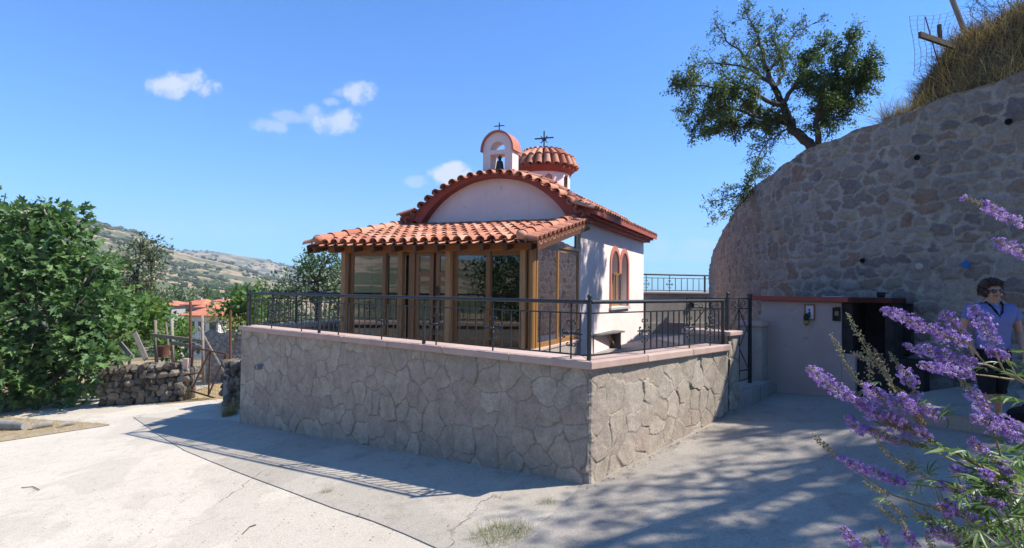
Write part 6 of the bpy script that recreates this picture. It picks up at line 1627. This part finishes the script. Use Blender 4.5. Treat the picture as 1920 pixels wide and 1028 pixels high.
def spike(pts, width, kind, d=None, name='flower_spike'):
    """pts: tip first, photo pixels; kind: bloom, mixed, seed"""
    d = d or FD; dd = d + rng.uniform(-.06, .06)
    W = [at(px, py, dd + .02 * k) for k, (px, py) in enumerate(pts)]
    Q, t, L = resample(W, .0042 if kind != 'seed' else .0095)
    ax = np.gradient(Q, axis=0); ax /= np.linalg.norm(ax, axis=1, keepdims=True) + 1e-9; ax = -ax
    fl = MB(); cl = MB(); FP, FDr, FS = [], [], []; CP, CDr, CS = [], [], []
    R0 = .8 * width * dd / FPX
    for i in range(len(Q)):
        whorl = .5 + .5 * math.cos(t[i] * L / .019 * 2 * math.pi)
        prof = (.35 + .65 * sstep(0, .3, t[i])) * (1 - .25 * sstep(.75, 1, t[i]))
        R = R0 * prof * (.62 + .55 * whorl) * rng.uniform(.85, 1.15)
        bloom = {'bloom': 1.0 if t[i] > .06 else .3, 'mixed': float(.25 < t[i] < .85) * .8 + .1, 'tipseed': float(t[i] > .38), 'seed': 0, 'fade': float(t[i] < .55)}[kind]
        nf = 5 if kind != 'seed' else 6
        for k in range(nf):
            v = rng.normal(size=3); v -= ax[i] * v.dot(ax[i]); v /= np.linalg.norm(v) + 1e-9
            if rng.random() < bloom * (.35 + .65 * whorl):
                FP.append(Q[i] + v * R * rng.uniform(.35, .85)); FDr.append(v + ax[i] * rng.uniform(0, .7) + rng.normal(size=3) * .3); FS.append(rng.uniform(.0048, .0078))
            if kind == 'seed' or rng.random() < .35 + .4 * (1 - bloom):
                f = .75 if kind == 'seed' else .4
                CP.append(Q[i] + v * R * f * rng.uniform(.4, 1)); CDr.append(v + ax[i] * .5); CS.append(rng.uniform(.0040, .0062) * (.75 + .4 * prof))
    st_ = MB(); st_.tube([Vector(q) for q in Q[::3]] if len(Q) > 6 else W, [.0012 + .0012 * k / max(1, len(Q[::3])) for k in range(len(Q[::3]))] if len(Q) > 6 else .0015, 5, caps=False)
    root = None
    if FP:
        fl.inst(pet, pf, np.array(FP), np.array(FDr), np.array(FS)); root = fl.build(name, M['petal'], bush)
        cl.inst(bv, bfc, np.array(CP), np.array(CDr), np.array(CS)); 
        if CP: cl.build('calyx', M['spent' if kind == 'fade' or rng.random() < .35 else 'calyx'], root, True)
    else:
        cl.inst(bv, bfc, np.array(CP), np.array(CDr), np.array(CS)); root = cl.build('seed_spike', M['calyx'], bush, True)
    st_.build('spike_stem', M['stem'], root, True)
SP = [
 ([(1515, 688), (1535, 705), (1560, 725), (1597, 746)], 19, 'bloom'), ([(1597, 746), (1625, 765), (1660, 788), (1700, 805)], 14, 'fade'),
 ([(1653, 581), (1690, 594), (1735, 617)], 15, 'bloom'), ([(1736, 614), (1770, 628), (1810, 642)], 22, 'bloom'),
 ([(1766, 586), (1785, 603), (1811, 640)], 15, 'bloom'), ([(1823, 572), (1845, 610), (1866, 660)], 23, 'bloom'),
 ([(1697, 649), (1745, 660), (1790, 672), (1832, 682)], 16, 'bloom'), ([(1724, 684), (1775, 692), (1828, 702)], 15, 'bloom'), ([(1850, 660), (1870, 664), (1888, 670)], 10, 'bloom'),
 ([(1799, 708), (1812, 725), (1830, 745), (1848, 775)], 19, 'tipseed'), ([(1822, 782), (1850, 790), (1880, 796), (1908, 802)], 24, 'bloom'),
 ([(1808, 370), (1850, 388), (1890, 408), (1935, 432)], 12, 'mixed'), ([(1868, 450), (1900, 466), (1940, 482)], 15, 'bloom'),
 ([(1589, 588), (1606, 622), (1631, 665), (1650, 690), (1670, 715)], 9, 'seed'), ([(1557, 627), (1580, 670), (1598, 700), (1618, 724)], 9, 'seed'),
 ([(1630, 650), (1631, 680), (1629, 722)], 9, 'seed'), ([(1669, 662), (1682, 685), (1694, 700)], 7, 'seed'), ([(1598, 661), (1615, 668), (1630, 675)], 8, 'seed'), ([(1640, 655), (1650, 672), (1668, 712), (1675, 740)], 9, 'seed'),
 ([(1690, 692), (1702, 706), (1712, 722)], 17, 'bloom'), ([(1620, 725), (1648, 742), (1665, 755)], 19, 'bloom'), ([(1602, 752), (1622, 762), (1640, 780)], 19, 'bloom'), ([(1655, 745), (1680, 755), (1705, 765)], 18, 'bloom'),
 ([(1733, 764), (1750, 775), (1765, 786)], 14, 'bloom'), ([(1586, 780), (1600, 795), (1618, 812)], 14, 'bloom'), ([(1618, 800), (1650, 815), (1700, 830), (1745, 840)], 12, 'fade'),
 ([(1640, 790), (1680, 800), (1730, 818)], 16, 'mixed'), ([(1710, 720), (1718, 750), (1730, 790)], 12, 'mixed'),
 ([(1525, 815), (1550, 840), (1570, 858)], 8, 'seed'), ([(1570, 856), (1600, 872), (1640, 885), (1700, 908)], 12, 'bloom'), ([(1640, 818), (1660, 850), (1690, 868), (1740, 898)], 6, 'seed'),
 ([(1577, 990), (1592, 1005), (1608, 1028)], 12, 'bloom'), ([(1648, 988), (1655, 1005), (1668, 1035)], 10, 'tipseed'), ([(1690, 975), (1700, 1000), (1720, 1028)], 10, 'tipseed'), ([(1645, 948), (1665, 965), (1690, 985)], 7, 'seed'), ([(1620, 1008), (1632, 1030)], 6, 'seed'),
 ([(1737, 996), (1770, 1003), (1800, 1014)], 17, 'bloom'), ([(1785, 878), (1800, 883), (1812, 886)], 10, 'bloom'), ([(1800, 915), (1820, 925), (1838, 932)], 14, 'bloom'), ([(1850, 940), (1870, 948), (1885, 952)], 16, 'bloom'), ([(1755, 950), (1775, 955), (1795, 965)], 12, 'mixed'), ([(1872, 908), (1890, 914), (1905, 916)], 9, 'bloom'),
 ([(1895, 1000), (1905, 1015), (1920, 1028)], 16, 'bloom'), ([(1820, 825), (1832, 835), (1845, 850)], 11, 'bloom'), ([(1860, 860), (1875, 868), (1895, 878)], 12, 'mixed'), ([(1735, 955), (1742, 975), (1748, 1000)], 7, 'seed'), ([(1705, 940), (1715, 960), (1735, 975)], 7, 'seed'), ([(1880, 800), (1895, 815), (1912, 820)], 14, 'bloom'), ([(1830, 985), (1845, 998), (1865, 1010)], 12, 'mixed')]
SP += [([(1715, 800), (1735, 815), (1760, 835)], 11, 'fade'), ([(1660, 775), (1690, 790), (1720, 812)], 12, 'fade'), ([(1640, 805), (1665, 820), (1690, 832)], 9, 'seed'), ([(1690, 740), (1715, 770), (1735, 800)], 11, 'fade'),
 ([(1620, 905), (1640, 918), (1665, 926)], 6, 'seed'), ([(1655, 935), (1680, 955), (1700, 975)], 6, 'seed'), ([(1700, 885), (1712, 868), (1704, 850)], 6, 'seed'), ([(1775, 940), (1790, 955), (1810, 962)], 11, 'fade'), ([(1840, 885), (1855, 892), (1870, 905)], 11, 'fade'),
 ([(1735, 1005), (1745, 1018), (1752, 1034)], 8, 'seed'), ([(1810, 965), (1825, 975), (1850, 980)], 11, 'mixed'), ([(1880, 880), (1895, 888), (1915, 890)], 10, 'fade'), ([(1790, 1000), (1815, 1010), (1840, 1025)], 9, 'seed'), ([(1765, 905), (1780, 915), (1800, 925)], 9, 'fade')]
for a in SP: spike(*a)
mb = MB()
RT = Vector((2.7, 2.2, float(G(2.7, 2.2))))
def stem(pts, r0, r1, root=True):
    W = [at(px, py, FD + .03 + .015 * k) for k, (px, py) in enumerate(pts)]
    if root: W += [W[-1] * .6 + RT * .4 + Vector((.1, 0, .25)), RT + Vector((random.uniform(-.1, .1), random.uniform(-.1, .1), 0))]
    mb.tube(W, list(np.linspace(r0, r1, len(W))), 7, caps=False)
stem([(1700, 805), (1734, 818), (1774, 841), (1826, 869), (1870, 890), (1925, 915)], .0025, .009)
stem([(1832, 682), (1850, 684), (1883, 698), (1920, 716), (1990, 760)], .0022, .008)
stem([(1866, 660), (1874, 680), (1883, 698)], .002, .003, False); stem([(1808, 640), (1835, 668), (1850, 684)], .002, .003, False); stem([(1828, 702), (1860, 706), (1900, 712)], .002, .003, False); stem([(1888, 670), (1905, 705), (1915, 712)], .002, .003, False)
stem([(1860, 800), (1868, 825), (1886, 895), (1900, 930)], .002, .006)
stem([(1700, 908), (1760, 914), (1839, 914), (1925, 930)], .002, .006)
stem([(1570, 858), (1622, 895), (1669, 927), (1750, 953), (1850, 985), (1930, 1010)], .0015, .006)
stem([(1935, 432), (1990, 470), (2050, 600)], .0025, .007); stem([(1940, 482), (2000, 530)], .0025, .006)
stem([(1670, 715), (1700, 760), (1740, 820), (1790, 850)], .002, .004, False); stem([(1618, 724), (1660, 770), (1700, 805)], .002, .003, False); stem([(1740, 898), (1800, 910)], .002, .003, False); stem([(1740, 840), (1790, 865), (1850, 890)], .002, .005, False)
for k in range(30):
    x = random.uniform(1740, 1930); stem([(x, random.uniform(870, 1000)), (x + 40, 1010), (x + 70, 1060)], .0015, .004, False)
mb.build('stems', M['stem'], bush, True)
# palmate leaves of narrow leaflets
lv = []; lfv = []
for t_, w_, y_ in ((0, .010, 0), (.25, .052, .02), (.5, .068, .02), (.78, .042, -.01), (1.0, .005, -.06)):
    lv += [(-w_, y_ + w_ * .5, t_), (0, y_ - .0, t_), (w_, y_ + w_ * .5, t_)]
for k in range(4): lfv += [(3 * k, 3 * k + 1, 3 * k + 4, 3 * k + 3), (3 * k + 1, 3 * k + 2, 3 * k + 5, 3 * k + 4)]
mb = MB(); pt2 = []
def palm(px, py, d, L, dirv=None):
    p = at(px, py, d); dv = Vector(dirv) if dirv else Vector((random.uniform(-1, .4), random.uniform(-.6, .3), random.uniform(-.35, .5))); dv.normalize()
    sd = dv.cross(Z_).normalized(); ups = sd.cross(dv)
    ang = [-62, -30, 0, 30, 62]; ls = [.6, .85, 1.0, .85, .6]
    P_, D_, S_ = [], [], []
    for a, l in zip(ang, ls):
        q = dv * math.cos(R_(a)) + sd * math.sin(R_(a)) - Z_ * .12; P_.append(tuple(p)); D_.append(tuple(q)); S_.append(l * L)
    mb.inst(lv, lfv, np.array(P_), np.array(D_), np.array(S_), np.clip(random.random() + rng.normal(size=5) * .1, 0, 1), up=np.tile(np.array(tuple(ups + Vector(rng.normal(size=3)) * .35)), (5, 1)))
for k in range(185):
    x = 1935 - abs(random.gauss(0, 85)); y = random.uniform(845, 1040); 
    if y < 900 and x < 1800: continue
    palm(x, y, FD + random.uniform(-.12, .38), random.uniform(.05, .10))
for x, y, L, dv in [(1790, 845, .11, (-1, -.2, .12)), (1775, 838, .09, (-.9, -.1, .3)), (1848, 690, .07, (-.9, .1, -.02)), (1905, 705, .08, (-.5, -.3, .3)), (1915, 700, .08, (.5, -.3, .6)), (1900, 745, .09, (-1, 0, 0)), (1925, 752, .11, (-1, .1, .04)), (1915, 690, .06, (.2, -.5, .8)), (1760, 790, .07, (.3, -.2, .9)), (1770, 780, .06, (.7, -.2, .7)), (1850, 895, .10, (-1, -.3, .2)), (1860, 905, .10, (-.9, -.2, -.05)), (1830, 900, .09, (-1, 0, .25)), (1700, 742, .06, (-.5, 0, .5)), (1712, 730, .07, (-.2, 0, .9)), (1720, 760, .06, (.8, 0, .5)), (1650, 716, .05, (-.9, 0, -.2)), (1622, 732, .05, (-.8, -.2, -.5)), (1740, 890, .06, (.4, 0, .8)), (1705, 880, .05, (.8, 0, .5)), (1662, 935, .05, (-1, 0, 0)), (1720, 925, .06, (-.8, 0, .1)), (1730, 900, .06, (-.5, 0, -.7)), (1745, 840, .07, (-1, 0, .15)), (1880, 830, .07, (-.6, -.2, .4)), (1895, 850, .08, (.5, -.2, .5)), (1905, 880, .09, (-.7, 0, .4)), (1875, 680, .055, (-.9, 0, .1)), (1895, 660, .055, (.9, 0, .2)), (1885, 675, .05, (.8, 0, -.4))]:
    palm(x, y, FD + random.uniform(-.03, .05), L, dv)
mb.build('leaves', M['vitex'], bush)

# ------------------------------------------------------------------ sun, sky, air
S = Vector((1.37, -.06, 1.594)).normalized()
ELEV = math.asin(S.z); AZ_ = math.atan2(S.x, S.y)
sl = bpy.data.lights.new('sun', 'SUN'); sl.energy = 5.0; sl.angle = R_(.7); sl.color = (1.0, .95, .87)
so = bpy.data.objects.new('sun', sl); C.objects.link(so); so.rotation_euler = (-S).to_track_quat('-Z', 'Y').to_euler(); so.location = (20, 0, 25)
wd = bpy.data.worlds.new('World'); bpy.context.scene.world = wd; wd.use_nodes = True
t = NT.__new__(NT); t.t = wd.node_tree; t.t.nodes.clear(); t.out = t.n('ShaderNodeOutputWorld')
sky = t.n('ShaderNodeTexSky'); sky.sky_type = 'NISHITA'; sky.sun_disc = False; sky.sun_elevation = ELEV; sky.sun_rotation = AZ_
sky.altitude = 200; sky.air_density = 1.0; sky.dust_density = .6; sky.ozone_density = 2.0
tc = t.n('ShaderNodeTexCoord').outputs['Generated']
sx = t.n('ShaderNodeSeparateXYZ', {0: tc})
yy = t.math('MAXIMUM', sx.outputs[1], .05)
u = t.math('DIVIDE', sx.outputs[0], yy); v = t.math('DIVIDE', sx.outputs[2], yy)
cv = t.n('ShaderNodeCombineXYZ', {0: u, 1: v, 2: 0.0}).outputs[0]
n1 = t.noise(cv, 16, 7, .62); n2 = t.noise(cv, 5, 3, .5)
tot = None
for (px, py, rx, ry, amp) in [(338, 160, 58, 27, .95), (678, 174, 42, 22, .8), (628, 228, 44, 26, .8), (500, 234, 40, 16, .45), (545, 220, 46, 14, .38), (585, 205, 24, 14, .45), (842, 329, 44, 22, 1.1), (780, 340, 30, 12, .4), (622, 192, 20, 9, .4), (1270, 462, 150, 14, .32), (1200, 478, 190, 12, .25), (310, 430, 200, 14, .10)]:
    r = ray(px, py); uc, vc = r.x / r.y, r.z / r.y
    du = t.math('MULTIPLY', t.math('SUBTRACT', u, uc), FPX / rx); dv = t.math('MULTIPLY', t.math('SUBTRACT', v, vc), FPX / ry)
    q = t.math('ADD', t.math('MULTIPLY', du, du), t.math('MULTIPLY', dv, dv))
    m_ = t.math('SUBTRACT', t.math('ADD', 1.0, t.math('MULTIPLY', t.math('SUBTRACT', n1, .5), 6.0)), q)
    m_ = t.math('MULTIPLY', t.n('ShaderNodeMapRange', {0: m_, 1: -.35, 2: 1.0, 3: 0.0, 4: 1.0}, interpolation_type='SMOOTHSTEP').outputs[0], amp)
    tot = m_ if tot is None else t.math('MAXIMUM', tot, m_)
tot = t.math('MULTIPLY', tot, t.math('GREATER_THAN', sx.outputs[1], .05), True)
hs = t.mix(1.0, sky.outputs[0], (.235, .66, 1.15), 'MULTIPLY')
cl = t.mix(t.math('MULTIPLY', tot, .9), hs, (3.7, 3.95, 4.3))
bgn = t.n('ShaderNodeBackground', {'Color': cl, 'Strength': .13}); t.t.links.new(bgn.outputs[0], t.out.inputs[0])
def mat_haze():
    m = bpy.data.materials.new('haze_air'); m.use_nodes = True; nt = m.node_tree; nt.nodes.clear()
    o = nt.nodes.new('ShaderNodeOutputMaterial'); p = nt.nodes.new('ShaderNodeVolumePrincipled')
    p.inputs['Color'].default_value = (.78, .87, 1.0, 1); p.inputs['Density'].default_value = .00022; p.inputs['Anisotropy'].default_value = .0
    nt.links.new(p.outputs[0], o.inputs['Volume']); return m
if True:
    mb = MB(); mb.box(-3700, 3700, -3700, 3700, float(V0min) if 'V0min' in globals() else -420, 420)
    hz = mb.build('haze', mat_haze()); hz['kind'] = 'stuff'; hz['label'] = 'thin blue summer haze'; hz['category'] = 'haze'
sc_ = bpy.context.scene
sc_.view_settings.view_transform = 'Standard'; sc_.view_settings.look = 'None'; sc_.view_settings.exposure = 0.8; sc_.view_settings.gamma = 1.0
sc_.cycles.max_bounces = 10; sc_.cycles.transparent_max_bounces = 24; sc_.cycles.diffuse_bounces = 3; sc_.cycles.glossy_bounces = 4; sc_.cycles.volume_bounces = 0
sc_.cycles.use_denoising = True; sc_.cycles.sample_clamp_indirect = 6
